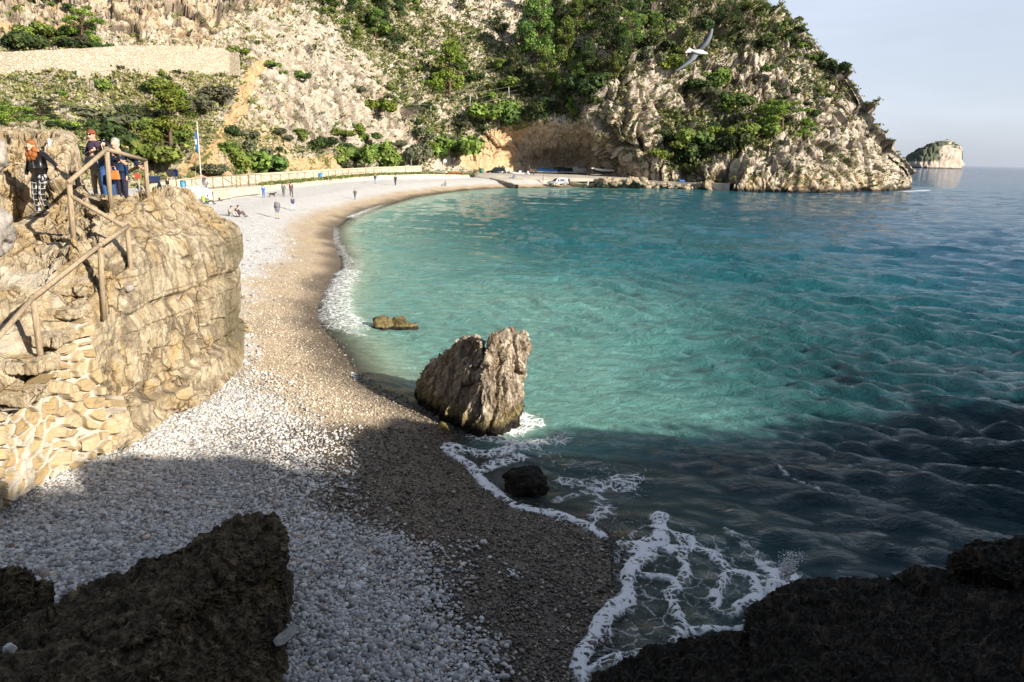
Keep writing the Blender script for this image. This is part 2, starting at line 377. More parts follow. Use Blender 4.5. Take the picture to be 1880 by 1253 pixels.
# waves: long crests, drawn out along the shore, running in from the open sea on the right
def waves(P, D, amp_fade):
    z = np.zeros(len(P)); rng = np.random.default_rng(3); p3 = np.c_[P, np.zeros(len(P))]
    wx_ = perlin(p3*.09)*1.8+perlin(p3*.31+7)*.28; wy_ = perlin(p3*.09+40)*1.8+perlin(p3*.31+70)*.28
    for lam, amp, n in ((7.5, .034, 4), (3.6, .042, 6), (1.9, .066, 9), (1.05, .050, 9), (.6, .022, 7)):
        for k in range(n):
            th = math.radians(70+rng.normal()*(9 if lam > 1.5 else 17)); L = lam*rng.uniform(.75, 1.3); ph = rng.uniform(0, 6.28)
            q = (P[:, 0]+wx_)*math.cos(th)+(P[:, 1]+wy_)*math.sin(th)
            cu = P[:, 0]*math.sin(th)-P[:, 1]*math.cos(th); m = .55+.85*perlin(np.c_[q/(L*2.6)+k*7.7, cu/(L*6.5), np.full(len(P), lam)])
            s = np.sin(q*2*math.pi/L+ph); s = 1-2*np.sqrt(np.abs(.5-.5*s)+.002) if lam > 1.5 else s   # peaked crests
            f = sstep(2.2, 5.0, L/(np.maximum(D*.0058, .02)))       # only what the mesh can carry
            z += amp*m*s*f/math.sqrt(n)*3.9
    return z*amp_fade
expo = .30+.70*sstep(2, 16, sdw)*(.35+.65*sstep(-6, 8, Pw[:, 0]-.05*Pw[:, 1]))
expo *= 1-.45*sstep(60, 130, Pw[:, 1])*sstep(70, 20, Pw[:, 0])
zw = waves(Pw, dist, expo)*sstep(-.3, 3, sdw)+.012
# breakers along the left shore and foam lines (drawn on the water, in metres)
def gl(px): return onz(*np.array(px, float).T, 0)[:, :2]
FOAM = [([(613,415),(614,445),(630,470),(660,487),(640,500)], 0.7, .42), ([(614,418),(618,445),(640,480),(632,505),(612,530),(600,560),(596,590),(622,606),(660,615)], 0.5, .47),
        ([(628,680),(645,700),(640,715)], .5, .62), ([(700,375),(672,386),(640,400)], 1.2, .6),
        ([(640,500),(618,540),(620,575),(650,600)], 1.2, .6), ([(590,640),(600,680),(640,710)], .7, .4),
        ([(880,770),(930,790),(985,775),(950,765)], .45, 1.0), ([(880,800),(960,812),(1030,800)], .45, .62),
        ([(820,826),(860,850),(890,882),(930,925),(1000,945),(1050,950),(1110,982)], .20, .95),
        ([(835,822),(900,838),(960,812)], .30, .8), ([(880,870),(920,850),(945,835)], .28, .75),
        ([(1020,880),(1080,885),(1140,880)], .3, .55), ([(1030,920),(1080,905),(1110,880),(1160,870)], .25, .5),
        ([(1205,945),(1215,985),(1170,1020),(1145,1060),(1150,1110),(1110,1160),(1075,1195),(1058,1235)], .27, 1.15),
        ([(1210,970),(1260,985),(1310,1010),(1335,1040),(1390,1050),(1440,1050)], .16, .9),
        ([(1335,1040),(1325,1080),(1300,1105),(1340,1120),(1385,1090)], .14, .85), ([(1250,990),(1260,1050),(1235,1100),(1255,1150),(1230,1190)], .16, .8),
        ([(1180,1060),(1230,1060),(1250,1075)], .12, .75), ([(1240,1170),(1300,1155),(1370,1160),(1390,1165)], .15, .9), ([(1150,1000),(1200,1010),(1300,1000)], .2, .7),
        ([(1390,1050),(1395,1110),(1360,1150)], .16, .95), ([(1060,1235),(1130,1215),(1240,1190)], .14, .6), ([(1420,1075),(1445,1045),(1460,1070)], .3, 1.1),
        ([(1330,965),(1380,1000),(1420,1030)], .2, .55), ([(1100,1010),(1060,985),(1020,960)], .25, .5), ([(1560,1070),(1600,1065),(1640,1060)], .3, .45),
        ([(1410,850),(1470,880),(1530,900)], .12, .5), ([(1080,900),(1120,930),(1100,960)], .3, .45), ([(1480,352),(1520,354)], 2.0, .6), ([(1660,352),(1700,350)], 2.5, .6)]
foam = np.zeros(len(Pw)); fsoft = np.zeros(len(Pw))
pw3 = np.c_[Pw, np.zeros(len(Pw))]
wv = np.c_[perlin(pw3*.9), perlin(pw3*.9+9)]*.22+np.c_[perlin(pw3*1.9), perlin(pw3*1.9+9)]*.15+np.c_[perlin(pw3*4.5), perlin(pw3*4.5+9)]*.035
for pts, w, inten in FOAM:
    g = gl(pts); g = np.column_stack([np.interp(np.linspace(0, len(g)-1, 8*len(g)), np.arange(len(g)), g[:, k]) for k in (0, 1)])
    for _ in range(6): g[1:-1] = (g[:-2]+2*g[1:-1]+g[2:])/4
    lo, hi = g.min(0)-w*4, g.max(0)+w*4; m = np.all((Pw > lo) & (Pw < hi), 1)
    if not m.any(): continue
    d = seg_dist(Pw[m]+wv[m]*min(1, w*3.5), g); foam[m] = np.maximum(foam[m], inten*(1-sstep(w*.25, w*1.0, d))); fsoft[m] = np.maximum(fsoft[m], .5*inten*(1-sstep(w*.3, w*3, d)))
lace = gl([(1125,1000),(1205,935),(1330,985),(1450,1050),(1390,1170),(1230,1200),(1060,1240),(1130,1110)]); ml = inside(Pw, lace)
fsoft[ml] = np.maximum(fsoft[ml], .55+.25*perlin(pw3[ml]*.7))
surf = gl([(820,820),(990,760),(1180,850),(1300,930),(1200,980),(1010,950),(930,925)]); ms = inside(Pw, surf); fsoft[ms] = np.maximum(fsoft[ms], .40+.3*perlin(pw3[ms]*.6))
zw += .05*foam*sstep(.2, .6, foam)+np.where(Pw[:, 1] > 24, 1, 0)*.09*foam*sstep(-.6, .3, sdw)
# colour of the water body: suspended sand by the beach, deep blue outside
edge = sdw+2.2*fbm(pw3*.09, 3)*sstep(1, 8, sdw)
turb = sstep(15, 1, edge)
TQ = onz(np.array([1010., 950, 880, 1030]), np.array([735., 640, 560, 690]), 0)[:, :2]
patch = np.zeros(len(Pw))
for (cx_, cy_), rr in zip(TQ, (4.5, 7, 10, 4)): patch = np.maximum(patch, np.exp(-(((Pw[:, 0]-cx_)/rr)**2+((Pw[:, 1]-cy_)/(rr*1.1))**2)))
turb = np.maximum(turb*(.45+.55*sstep(16.5, 19, Pw[:, 1])), patch*sstep(15.5, 19.5, Pw[:, 1])*.95)
az = np.degrees(np.arctan2(Pw[:, 0], Pw[:, 1]))
deep = sstep(12, 70, edge+.35*np.maximum(Pw[:, 0], 0)-8*sstep(40, 100, Pw[:, 1]))
deep = np.maximum(deep, sstep(190, 300, Pw[:, 1])); dpatch = sstep(.1, .7, fbm(np.c_[Pw*[.035, .02], np.zeros(len(Pw))], 3))
lerp = lambda a, b, t: np.asarray(a)*(1-t[:, None])+np.asarray(b)*t[:, None]
nd = sstep(17.5, 14, Pw[:, 1]-.42*Pw[:, 0])*sstep(0, 5, sdw)  # near right: deep water, with the cliff's shade darkened into its colour
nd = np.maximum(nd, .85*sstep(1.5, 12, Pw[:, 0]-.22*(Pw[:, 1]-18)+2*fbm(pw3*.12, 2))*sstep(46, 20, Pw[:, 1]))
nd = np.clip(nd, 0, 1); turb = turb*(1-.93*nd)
C = lerp((.012, .112, .128), (.006, .066, .120), deep)
C = lerp(C, (.010, .068, .078), .55*dpatch*(1-turb)*(1-deep))
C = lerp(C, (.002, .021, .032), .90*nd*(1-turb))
C = lerp(C, (.145, .315, .275), turb*.95)
C = lerp(C, (.33, .38, .27), sstep(3.0, .2, edge)*.75*sstep(16, 19, Pw[:, 1]))
C = lerp(C, (.004, .040, .090), sstep(230, 500, Pw[:, 1]))
opac = sstep(-.15, np.where(Pw[:, 1] < 16.5, 6.5, 1.6), sdw)*.97+.02
opac = np.clip(sdw/np.where(Pw[:, 1] < 16.5, 4.6, 1.3), .03, 1)
V = np.c_[Pw, zw]; Fw = grid_faces(*wx.shape); Fw = Fw[keepw.ravel()[Fw].all(1)]
used = np.zeros(len(V), bool); used[Fw.ravel()] = True; rm = np.cumsum(used)-1
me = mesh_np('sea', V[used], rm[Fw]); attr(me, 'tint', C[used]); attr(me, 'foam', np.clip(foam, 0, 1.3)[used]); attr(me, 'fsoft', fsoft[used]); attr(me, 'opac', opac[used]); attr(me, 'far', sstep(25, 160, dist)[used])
t = NT('sea_water'); v = t.obj(); v2 = t.obj((.45, 1, 1), (0, 0, math.radians(-14))); far = t.attr('far')
hh = t.math('ADD', t.math('MULTIPLY', t.noise(v2, 2.2, 7, .68, .5), 1.6), t.math('MULTIPLY', t.noise(v2, .55, 5, .6, .6), t.mr(far, 0, 1, 1.4, 3.5, False)))
nb = t.bump(hh, t.mr(far, 0, 1, .9, 1., False), .27)
fm = t.attr('foam'); fs = t.attr('fsoft')
wpv = t.n.new('ShaderNodeVectorMath'); wpv.operation = 'ADD'
nz = t.n.new('ShaderNodeTexNoise'); t.l(v, nz.inputs['Vector']); nz.inputs['Scale'].default_value = 1.8; nz.inputs['Detail'].default_value = 4
sc = t.n.new('ShaderNodeVectorMath'); sc.operation = 'SCALE'; t.l(nz.outputs['Color'], sc.inputs[0]); sc.inputs['Scale'].default_value = .55
t.l(v, wpv.inputs[0]); t.l(sc.outputs[0], wpv.inputs[1])
e1 = t.voro(wpv.outputs[0], 2.6, 'DISTANCE_TO_EDGE'); e2 = t.voro(wpv.outputs[0], 7.5, 'DISTANCE_TO_EDGE'); fine = t.noise(v, 16, 8, .75)
ll = t.math('MAXIMUM', t.mr(e1, .0, .16, 1, 0), t.math('MULTIPLY', t.mr(e2, 0, .2, 1, 0), .7))
m1 = t.math('ADD', t.math('MULTIPLY', fm, .46), t.math('MULTIPLY', t.math('MULTIPLY_ADD', fm, .55, fs), ll)); m1 = t.math('ADD', m1, t.math('MULTIPLY', t.math('SUBTRACT', fine, .5), 1.0))
m1 = t.math('SUBTRACT', m1, t.math('MULTIPLY', t.mr(t.voro(wpv.outputs[0], 9), .5, .15), .34))
mask = t.math('MULTIPLY', t.mr(m1, .33, .92), t.mr(t.math('ADD', fm, fs), .05, .2))
op = t.attr('opac')
tr = t.n.new('ShaderNodeBsdfTransparent'); tr.inputs[0].default_value = (.80, .88, .86, 1)
t.fin(t.attr('tint', True), .06, .5, nb, IOR=1.33)
gls = t.n.new('ShaderNodeBsdfGlossy'); gls.inputs['Roughness'].default_value = .06; t.l(nb, gls.inputs['Normal'])
fr = t.n.new('ShaderNodeFresnel'); fr.inputs[0].default_value = 1.33; t.l(nb, fr.inputs['Normal'])
m0 = t.n.new('ShaderNodeMixShader'); t.l(fr.outputs[0], m0.inputs[0]); t.l(tr.outputs[0], m0.inputs[1]); t.l(gls.outputs[0], m0.inputs[2])
mA = t.n.new('ShaderNodeMixShader'); t.l(op, mA.inputs[0]); t.l(m0.outputs[0], mA.inputs[1]); t.l(t.b.outputs[0], mA.inputs[2])
fo = t.n.new('ShaderNodeBsdfPrincipled'); fo.inputs['Base Color'].default_value = (.82, .84, .85, 1); fo.inputs['Roughness'].default_value = .8
t.l(t.bump(t.math('ADD', fine, mask), .7, .05), fo.inputs['Normal'])
mB = t.n.new('ShaderNodeMixShader'); t.l(mask, mB.inputs[0]); t.l(mA.outputs[0], mB.inputs[1]); t.l(fo.outputs[0], mB.inputs[2]); t.l(mB.outputs[0], t.out.inputs[0])
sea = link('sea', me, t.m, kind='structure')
print('sea', round(time.time()-T0, 1))

# ------------------------------------------------------------------ limestone materials
def limestone(name, pal, scale=1., wetz=None, bumpd=.12, dark=None, streak=.35):
    """weathered limestone: pale faces, warm stains, dark cracks; attribute 'crack' deepens joints"""
    t = NT(name); v = t.obj((1, 1, 1)); vs = t.obj((1, 1, streak))
    n1 = t.noise(v, .55*scale, 7, .62, .3); n2 = t.noise(vs, 2.3*scale, 8, .68, .5); n3 = t.noise(v, 9*scale, 6, .7)
    c = t.mix(t.mr(n2, .35, .68), pal[0], pal[1]); c = t.mix(t.mr(n1, .48, .66, 0, .85), c, pal[2]); c = t.mix(t.mr(t.noise(vs, 1.1*scale, 6, .7, 1.), .56, .7, 0, .8), c, pal[3])
    c = t.mix(t.mr(n3, .52, .72, 0, .55), c, t.mix(1., c, (.36, .32, .27), 'MULTIPLY'))
    c = t.mix(t.mr(t.noise(v, 18*scale, 4, .75), .54, .66, 0, .55), c, t.mix(1., c, (.42, .38, .33), 'MULTIPLY'))
    wv_ = t.n.new('ShaderNodeVectorMath'); wv_.operation = 'ADD'; ns = t.n.new('ShaderNodeTexNoise'); t.l(v, ns.inputs['Vector']); ns.inputs['Scale'].default_value = 3*scale; ns.inputs['Detail'].default_value = 5; sc_ = t.n.new('ShaderNodeVectorMath'); sc_.operation = 'SCALE'; sc_.inputs['Scale'].default_value = .35/scale
    t.l(ns.outputs['Color'], sc_.inputs[0]); t.l(t.obj((1, 1, .6)), wv_.inputs[0]); t.l(sc_.outputs[0], wv_.inputs[1]); fr1 = t.mr(t.voro(wv_.outputs[0], 1.1*scale, 'DISTANCE_TO_EDGE'), .0, .045, 1, 0); fr2 = t.mr(t.voro(wv_.outputs[0], 3.2*scale, 'DISTANCE_TO_EDGE'), .0, .05, 1, 0)
    frc = t.math('MAXIMUM', t.math('MULTIPLY', fr1, t.mr(n1, .35, .6)), t.math('MULTIPLY', fr2, t.mr(t.noise(v, 1.3*scale, 3), .5, .68, 0, .8))); c = t.mix(t.math('MULTIPLY', frc, .75), c, t.mix(1., c, (.20, .16, .12), 'MULTIPLY'))
    ck = t.attr('crack'); c = t.mix(t.math('MULTIPLY', ck, .7), c, (.13, .10, .07))
    if wetz is not None:
        g = t.n.new('ShaderNodeNewGeometry'); sx = t.n.new('ShaderNodeSeparateXYZ'); t.l(g.outputs['Position'], sx.inputs[0])
        hgt = t.math('ADD', sx.outputs[2], t.math('MULTIPLY', t.math('SUBTRACT', n2, .5), wetz*1.2))
        c = t.mix(t.mr(hgt, wetz*.75, wetz*1.5, .75, 0), c, (.17, .14, .055)); c = t.mix(t.mr(hgt, wetz*.35, wetz*.8, 1, 0), c, (.022, .018, .014))
    h = t.math('ADD', t.math('MULTIPLY', n2, .7), t.math('MULTIPLY', n3, .45)); h = t.math('ADD', h, t.math('MULTIPLY', t.noise(v, 28*scale, 4, .7), .2)); h = t.math('SUBTRACT', h, t.math('MULTIPLY', frc, .35))
    return t.fin(c, .88, .25, t.bump(h, .9, bumpd/scale))
print('materials', round(time.time()-T0, 1))

# ------------------------------------------------------------------ hillside and headland
# key columns: pixel column -> rows from the foot up: (pixel row, distance); the last two rows lie behind the crest
KEY = [
 (-420, [(420,45),(330,62),(260,72),(190,82),(120,100),(60,112),(0,124),(-130,150),(-300,200)]),
 (-150, [(420,52),(330,66),(260,76),(190,88),(118,106),(66,116),(0,130),(-130,160),(-300,200)]),
 (0,    [(400,58),(320,72),(255,82),(190,93),(133,108),(95,121),(30,132),(-100,165),(-260,205)]),
 (200,  [(375,84),(318,93),(255,100),(190,107),(130,116),(88,128),(30,138),(-110,170),(-260,210)]),
 (400,  [(352,101),(315,109),(255,115),(190,122),(118,136),(86,146),(30,154),(-110,185),(-260,225)]),
 (600,  [(335,138),(300,143),(250,149),(190,157),(140,167),(90,178),(30,190),(-110,225),(-250,265)]),
 (740,  [(322,174),(290,177),(250,180),(200,186),(150,194),(90,210),(30,224),(-100,255),(-240,290)]),
 (840,  [(316,188),(285,190),(255,192),(210,196),(160,206),(95,222),(30,238),(-100,268),(-230,300)]),
 (910,  [(318,192),(290,194),(258,195),(214,197),(165,208),(100,226),(30,243),(-100,272),(-220,300)]),
 (950,  [(320,200),(290,201),(246,197),(214,196),(170,208),(100,228),(30,246),(-100,274),(-220,300)]),
 (1000, [(322,204),(290,208),(243,197),(220,191),(172,207),(100,228),(30,247),(-100,272),(-210,300)]),
 (1055, [(324,205),(290,209),(247,199),(222,190),(176,202),(100,226),(30,245),(-100,270),(-200,300)]),
 (1092, [(326,200),(290,202),(250,194),(212,184),(168,186),(110,206),(30,240),(-90,266),(-190,300)]),
 (1130, [(330,194),(290,190),(250,185),(210,182),(160,184),(112,192),(30,234),(-80,262),(-170,300)]),
 (1180, [(334,184),(290,182),(250,183),(200,186),(150,189),(100,196),(30,226),(-60,252),(-130,290)]),
 (1240, [(341,180),(300,181),(255,186),(200,192),(145,198),(90,208),(30,224),(-45,246),(-100,285)]),
 (1300, [(352,174),(315,176),(265,185),(205,194),(145,202),(85,212),(32,224),(-25,240),(-70,280)]),
 (1350, [(362,168),(325,172),(275,182),(215,194),(150,204),(90,214),(40,224),(-8,236),(-40,275)]),
 (1400, [(366,165),(330,170),(285,178),(225,191),(160,203),(100,214),(55,223),(18,232),(10,268)]),
 (1450, [(366,166),(330,171),(288,178),(232,190),(172,202),(118,212),(80,220),(55,226),(60,264)]),
 (1500, [(365,170),(330,175),(290,182),(240,192),(185,202),(138,210),(102,216),(79,221),(95,262)]),
 (1545, [(364,176),(330,180),(292,187),(250,195),(205,203),(168,209),(142,213),(127,216),(150,262)]),
 (1578, [(363,182),(330,186),(296,192),(262,198),(232,204),(206,208),(190,211),(181,213),(215,264)]),
 (1602, [(362,188),(332,192),(304,197),(282,201),(266,205),(253,208),(245,210),(240,212),(268,266)]),
 (1640, [(361,197),(340,200),(324,203),(312,206),(302,209),(294,211),(288,213),(283,215),(300,268)]),
 (1664, [(360,207),(345,209),(333,211),(324,213),(318,215),(312,216),(308,217),(304,218),(316,268)]),
 (1678, [(359,216),(352,217),(346,218),(341,219),(336,220),(332,221),(328,222),(325,223),(330,268)]),
 (1678, [(352,262),(349,262),(346,263),(344,263),(342,264),(340,264),(338,265),(336,266),(334,272)])]
def key_surface(KEY, nu, rowdens, col_pow=None):
    """smooth grid through the key columns (Catmull-Rom both ways, pixel row + distance)"""
    K = np.array([[(x, y, d) for y, d in rows] for x, rows in KEY], float)       # nk x nr x 3
    def crom(A, t, mono=False):
        n = len(A); i = np.clip(t.astype(int), 0, n-2); f = (t-i).reshape((-1,)+(1,)*(A.ndim-1))
        p0, p1, p2, p3 = A[np.maximum(i-1, 0)], A[i], A[i+1], A[np.minimum(i+2, n-1)]
        a = .5; m1 = (p2-p0)*a; m2 = (p3-p1)*a
        return (2*f**3-3*f**2+1)*p1+(f**3-2*f**2+f)*m1*.7+(-2*f**3+3*f**2)*p2+(f**3-f**2)*m2*.7
    seg = np.maximum(np.abs(np.diff(K[:, 0, 0])), 26); cu = np.concatenate([[0], np.cumsum(seg)]); tu = np.interp(np.linspace(0, cu[-1], nu), cu, np.arange(len(cu)))
    tv = np.concatenate([np.linspace(k, k+1, n, endpoint=False) for k, n in enumerate(rowdens)]+[[len(rowdens)]])
    A = crom(K, tu); A = crom(np.swapaxes(A, 0, 1), tv)                            # rows x cols x 3
    return A, atd(A[..., 0], A[..., 1], A[..., 2])
A, G = key_surface(KEY, 1000, [30, 42, 50, 54, 52, 52, 40, 16])
sh = G.shape[:2]; N = grid_normals(G); N *= -np.sign(np.median(N[..., 1]))
P = G.reshape(-1, 3); N = N.reshape(-1, 3); px = A[..., 0].ravel(); py = A[..., 1].ravel()
def region(poly, soft=None):
    return inside(np.c_[px, py]+18*np.c_[perlin(P/9.), perlin(P/9.+50)], poly).astype(float)
head = sstep(1050, 1130, px+30*perlin(P/14)); 
cliffL = region([(-400,-200),(-400,40),(0,60),(180,72),(380,72),(420,30),(520,10),(620,-10),(600,-200)])
gentle = region([(-500,500),(-500,95),(420,95),(470,160),(420,260),(330,330),(620,345),(620,300),(480,230),(470,140),(430,100),(-400,90)])
slabs = region([(450,90),(640,110),(720,200),(800,270),(700,290),(560,250),(470,180)])
cave = region([(935,320),(940,250),(1000,225),(1075,225),(1150,330)])
# rock: blocky, jointed; joints drawn by two scales of cells
ps = P*np.array([1, 1, .62]); wp = ps+1.5*np.c_[perlin(ps/4), perlin(ps/4+20), perlin(ps/4+40)]
h1_, j1 = facets(wp/6.0); wp = wp+.5*np.c_[perlin(ps/1.1), perlin(ps/1.1+20), perlin(ps/1.1+40)]; h2_, j2 = facets(wp/2.3+7); h3_, j3 = facets(wp/.95+3)
rg = ridged(ps/9, 5, .55); fb = fbm(P/16, 4)
amp = .55+1.5*head+.8*cliffL-.35*gentle
disp = amp*(.35*(sstep(0, .12, j1)-1)+1.15*h1_+.25*(sstep(0, .14, j2)-1)+.62*h2_+1.0*(rg-.6)+.8*fb)+(.10*(sstep(0, .15, j3)-1)+.34*h3_+.22*fbm(P/1.8, 4, .6))*(1-.5*gentle)
disp += head*2.0*(ridged(P*np.array([.075, .075, .024]), 3)-.6)*2.0          # tall ribs on the headland
strata = np.sin((P[:, 2]+.10*P[:, 0]+.8*perlin(P/7))*2*math.pi/2.3); disp += .30*slabs*strata+.5*cave*np.sin((P[:, 2]+perlin(P/5))*2*math.pi/3.0)*.6
rowh = np.repeat(np.arange(sh[0]), sh[1]); disp *= np.interp(px, [1600, 1650], [1, .6]); disp *= np.where(px < 1190, .25+.75*sstep(4, 42, rowh), 1)
shd = sstep(1430, 1520, px); disp = disp*(1-shd)+shd*(np.minimum(disp*.62, .9)-1.5)
P2 = P+N*disp[:, None]
GN = grid_normals(P2.reshape(*sh, 3)).reshape(-1, 3); GN *= np.where(GN[:, 1:2] > 0.3, -1, 1)
crack = np.clip(.9*sstep(.16, .0, j1)+.75*sstep(.16, 0, j2)*.8, 0, 1)*(.35+.65*np.clip(head+cliffL+.5*slabs, 0, 1))
slope = np.abs(GN[:, 2])
veg = region([(-500,330),(-500,135),(200,130),(430,105),(520,150),(440,200),(420,300),(300,345),(0,340)])*.40
veg = np.maximum(veg, .42*region([(560,0),(760,0),(930,90),(1000,0),(1400,-20),(1520,110),(1200,120),(1060,170),(960,240),(800,300),(720,210),(690,120)]))
veg = np.maximum(veg, .34*region([(430,200),(560,255),(800,300),(620,330),(400,340)])); veg = np.maximum(veg, .34*region([(1180,0),(1380,0),(1520,110),(1570,180),(1500,200),(1400,110),(1200,110)]))
veg = np.maximum(veg, .55*region([(1200,200),(1400,190),(1500,235),(1440,250),(1300,310),(1230,300)]))
green = np.clip(veg+.28*fbm(P/5, 4)+.45*(slope-.5)-.9*cliffL-.5*cave-.25*slabs+.15, 0, 1)
soil = np.clip(.95*region([(-100,75),(0,35),(120,45),(170,70),(120,78),(0,70)])+.95*(seg_dist(np.c_[px, py]+6*np.c_[perlin(P/3), perlin(P/3+9)], [(340,310),(395,270),(440,200),(462,140),(480,120)]) < 12)
   +.8*region([(330,345),(350,300),(400,290),(430,330)])+.75*region([(520,300),(600,285),(640,330),(530,325)])+.5*region([(450,230),(540,240),(560,320),(480,320)])+.6*region([(835,310),(840,270),(900,240),(960,230),(950,310)]), 0, 1)
warm = np.clip(.75*cliffL+.35*gentle+.4*cave+.25*(fb > .3)+.8*head*sstep(300, 335, py)*(px < 1640), 0, 1)
wetb = sstep(1.4, .2, P2[:, 2]+.5*perlin(P/2))*(px > 1100)
me = mesh_np('hillside', P2, grid_faces(*sh), False)
for k, a in (('crack', crack), ('green', green), ('soil', soil), ('warm', warm), ('wetb', wetb)): attr(me, k, a)
t = NT('hill_rock'); v = t.obj(); vs = t.obj((1, 1, .45))
n1 = t.noise(v, .12, 6, .65, .4); n2 = t.noise(vs, .7, 8, .75, .6); n3 = t.noise(v, 2.2, 6, .75)
c = t.mix(t.mr(n2, .36, .62), (.40, .345, .275), (.70, .62, .51)); c = t.mix(t.mr(n1, .5, .68, 0, .5), c, (.56, .52, .46))
c = t.mix(t.math('MULTIPLY', t.attr('warm'), t.mr(t.noise(vs, .22, 6, .7, 1.), .40, .66, .15, .95)), c, (.60, .42, .225))
c = t.mix(t.mr(n3, .5, .66, 0, .75), c, t.mix(1., c, (.36, .33, .29), 'MULTIPLY'))
c = t.mix(t.math('MULTIPLY', t.attr('crack'), .9), c, (.12, .095, .07))
so_c = t.mix(t.mr(n3, .3, .7), (.56, .35, .18), (.64, .47, .29))
c = t.mix(t.mr(t.math('ADD', t.attr('soil'), t.math('MULTIPLY', t.math('SUBTRACT', n3, .5), .9)), .42, .62), c, so_c)
gv = t.math('ADD', t.attr('green'), t.math('MULTIPLY', t.math('SUBTRACT', n2, .5), 1.1)); gv = t.math('ADD', gv, t.math('MULTIPLY', t.math('SUBTRACT', n3, .5), .8))
gc = t.mix(t.mr(t.noise(v, .35, 5), .35, .68), (.085, .11, .032), (.30, .26, .12)); gc = t.mix(t.mr(t.noise(v, 2.5, 4), .4, .7), gc, (.13, .165, .05))
c = t.mix(t.mr(gv, .52, .72), c, gc)
c = t.mix(t.attr('wetb'), c, (.035, .028, .02))
M_HILL = t.fin(c, .92, .2, t.bump(t.math('ADD', t.math('MULTIPLY', n2, .8), t.math('MULTIPLY', n3, .4)), 1., 1.0))
hill = link('hillside', me, M_HILL, kind='structure')
HP = P2.copy(); HN = GN.copy(); Hpx = project(HP); HSH = sh
print('hill', round(time.time()-T0, 1))
# surface under a pixel: nearest projected vertex in front
def hill_at(x, y, n=1):
    d = (Hpx[:, 0]-x)**2+(Hpx[:, 1]-y)**2; k = np.argsort(d)[:10]; k = k[np.argmin(HP[k, 1]+2*np.sqrt(d[k]))]; return HP[k]

# ------------------------------------------------------------------ island far out
def island():
    D = 1500.; prof = [(1664,292),(1672,283),(1690,273),(1708,266),(1722,261),(1738,259),(1752,264),(1762,268),(1765,283),(1766,300)]
    px_, py_ = np.array(prof, float).T; xs = np.linspace(1660, 1768, 90); top = np.interp(xs, px_, py_); rows = 46; out = []
    b0 = atd(1662, 303, D); b1 = atd(1767, 303, D)
    G = np.zeros((rows, 90, 3))
    for j, x in enumerate(xs):
        zt = max(.5, atd(x, top[j], D)[2]); X = atd(x, top[j], D)[0]; u = (j/89-.5)*2; dep = 52*math.sqrt(max(.02, 1-u*u))
        for i in range(rows):
            s = i/(rows-1)
            if s < .45: z = -2+(zt+2)*(s/.45)*.86; y = D-dep+6*(s/.45)
            elif s < .6: q = (s-.45)/.15; z = (zt+2)*(.86+.14*q)-2; y = D-dep+6+q*dep*.7
            else: q = (s-.6)/.4; z = zt*(1-q**2)-2*q; y = D-dep*.3+q*dep*1.3
            G[i, j] = (X*y/D, y, z)
    n = grid_normals(G); n *= np.where(n[..., 1:2] > 0, -1, 1); p = G.reshape(-1, 3)
    f1, f2 = worley(p*np.array([1, 1, .4])/9); p = p+n.reshape(-1, 3)*((sstep(0, .4, f2-f1)-.6)*3+fbm(p/18, 4)*3.0)[:, None]
    me = mesh_np('island', p, grid_faces(rows, 90)); gn = grid_normals(p.reshape(rows, 90, 3)).reshape(-1, 3)
    gr = sstep(.35, .75, np.abs(gn[:, 2]))*sstep(8, 22, p[:, 2])+sstep(.25, -.9, (p[:, 0]-(b0[0]+b1[0])/2)/((b1[0]-b0[0])/2))*sstep(6, 18, p[:, 2])
    attr(me, 'green', np.clip(gr, 0, 1)); attr(me, 'crack', sstep(.12, 0, f2-f1))
    t = NT('island_rock'); v = t.obj(); n = t.noise(t.obj((1, 1, .4)), .09, 7, .7)
    c = t.mix(t.mr(n, .35, .65), (.33, .28, .235), (.50, .43, .36)); c = t.mix(t.math('MULTIPLY', t.attr('crack'), .6), c, (.2, .17, .15))
    c = t.mix(t.mr(t.math('ADD', t.attr('green'), t.math('SUBTRACT', n, .5)), .35, .6), c, (.09, .105, .07))
    g = t.n.new('ShaderNodeNewGeometry'); sx = t.n.new('ShaderNodeSeparateXYZ'); t.l(g.outputs['Position'], sx.inputs[0]); c = t.mix(t.mr(sx.outputs[2], .5, 3.5, 1, 0), c, (.06, .055, .05))
    return link('island', me, t.fin(c, .95, .1), label='small steep rocky island on the horizon beyond the headland', cat='island')
island()
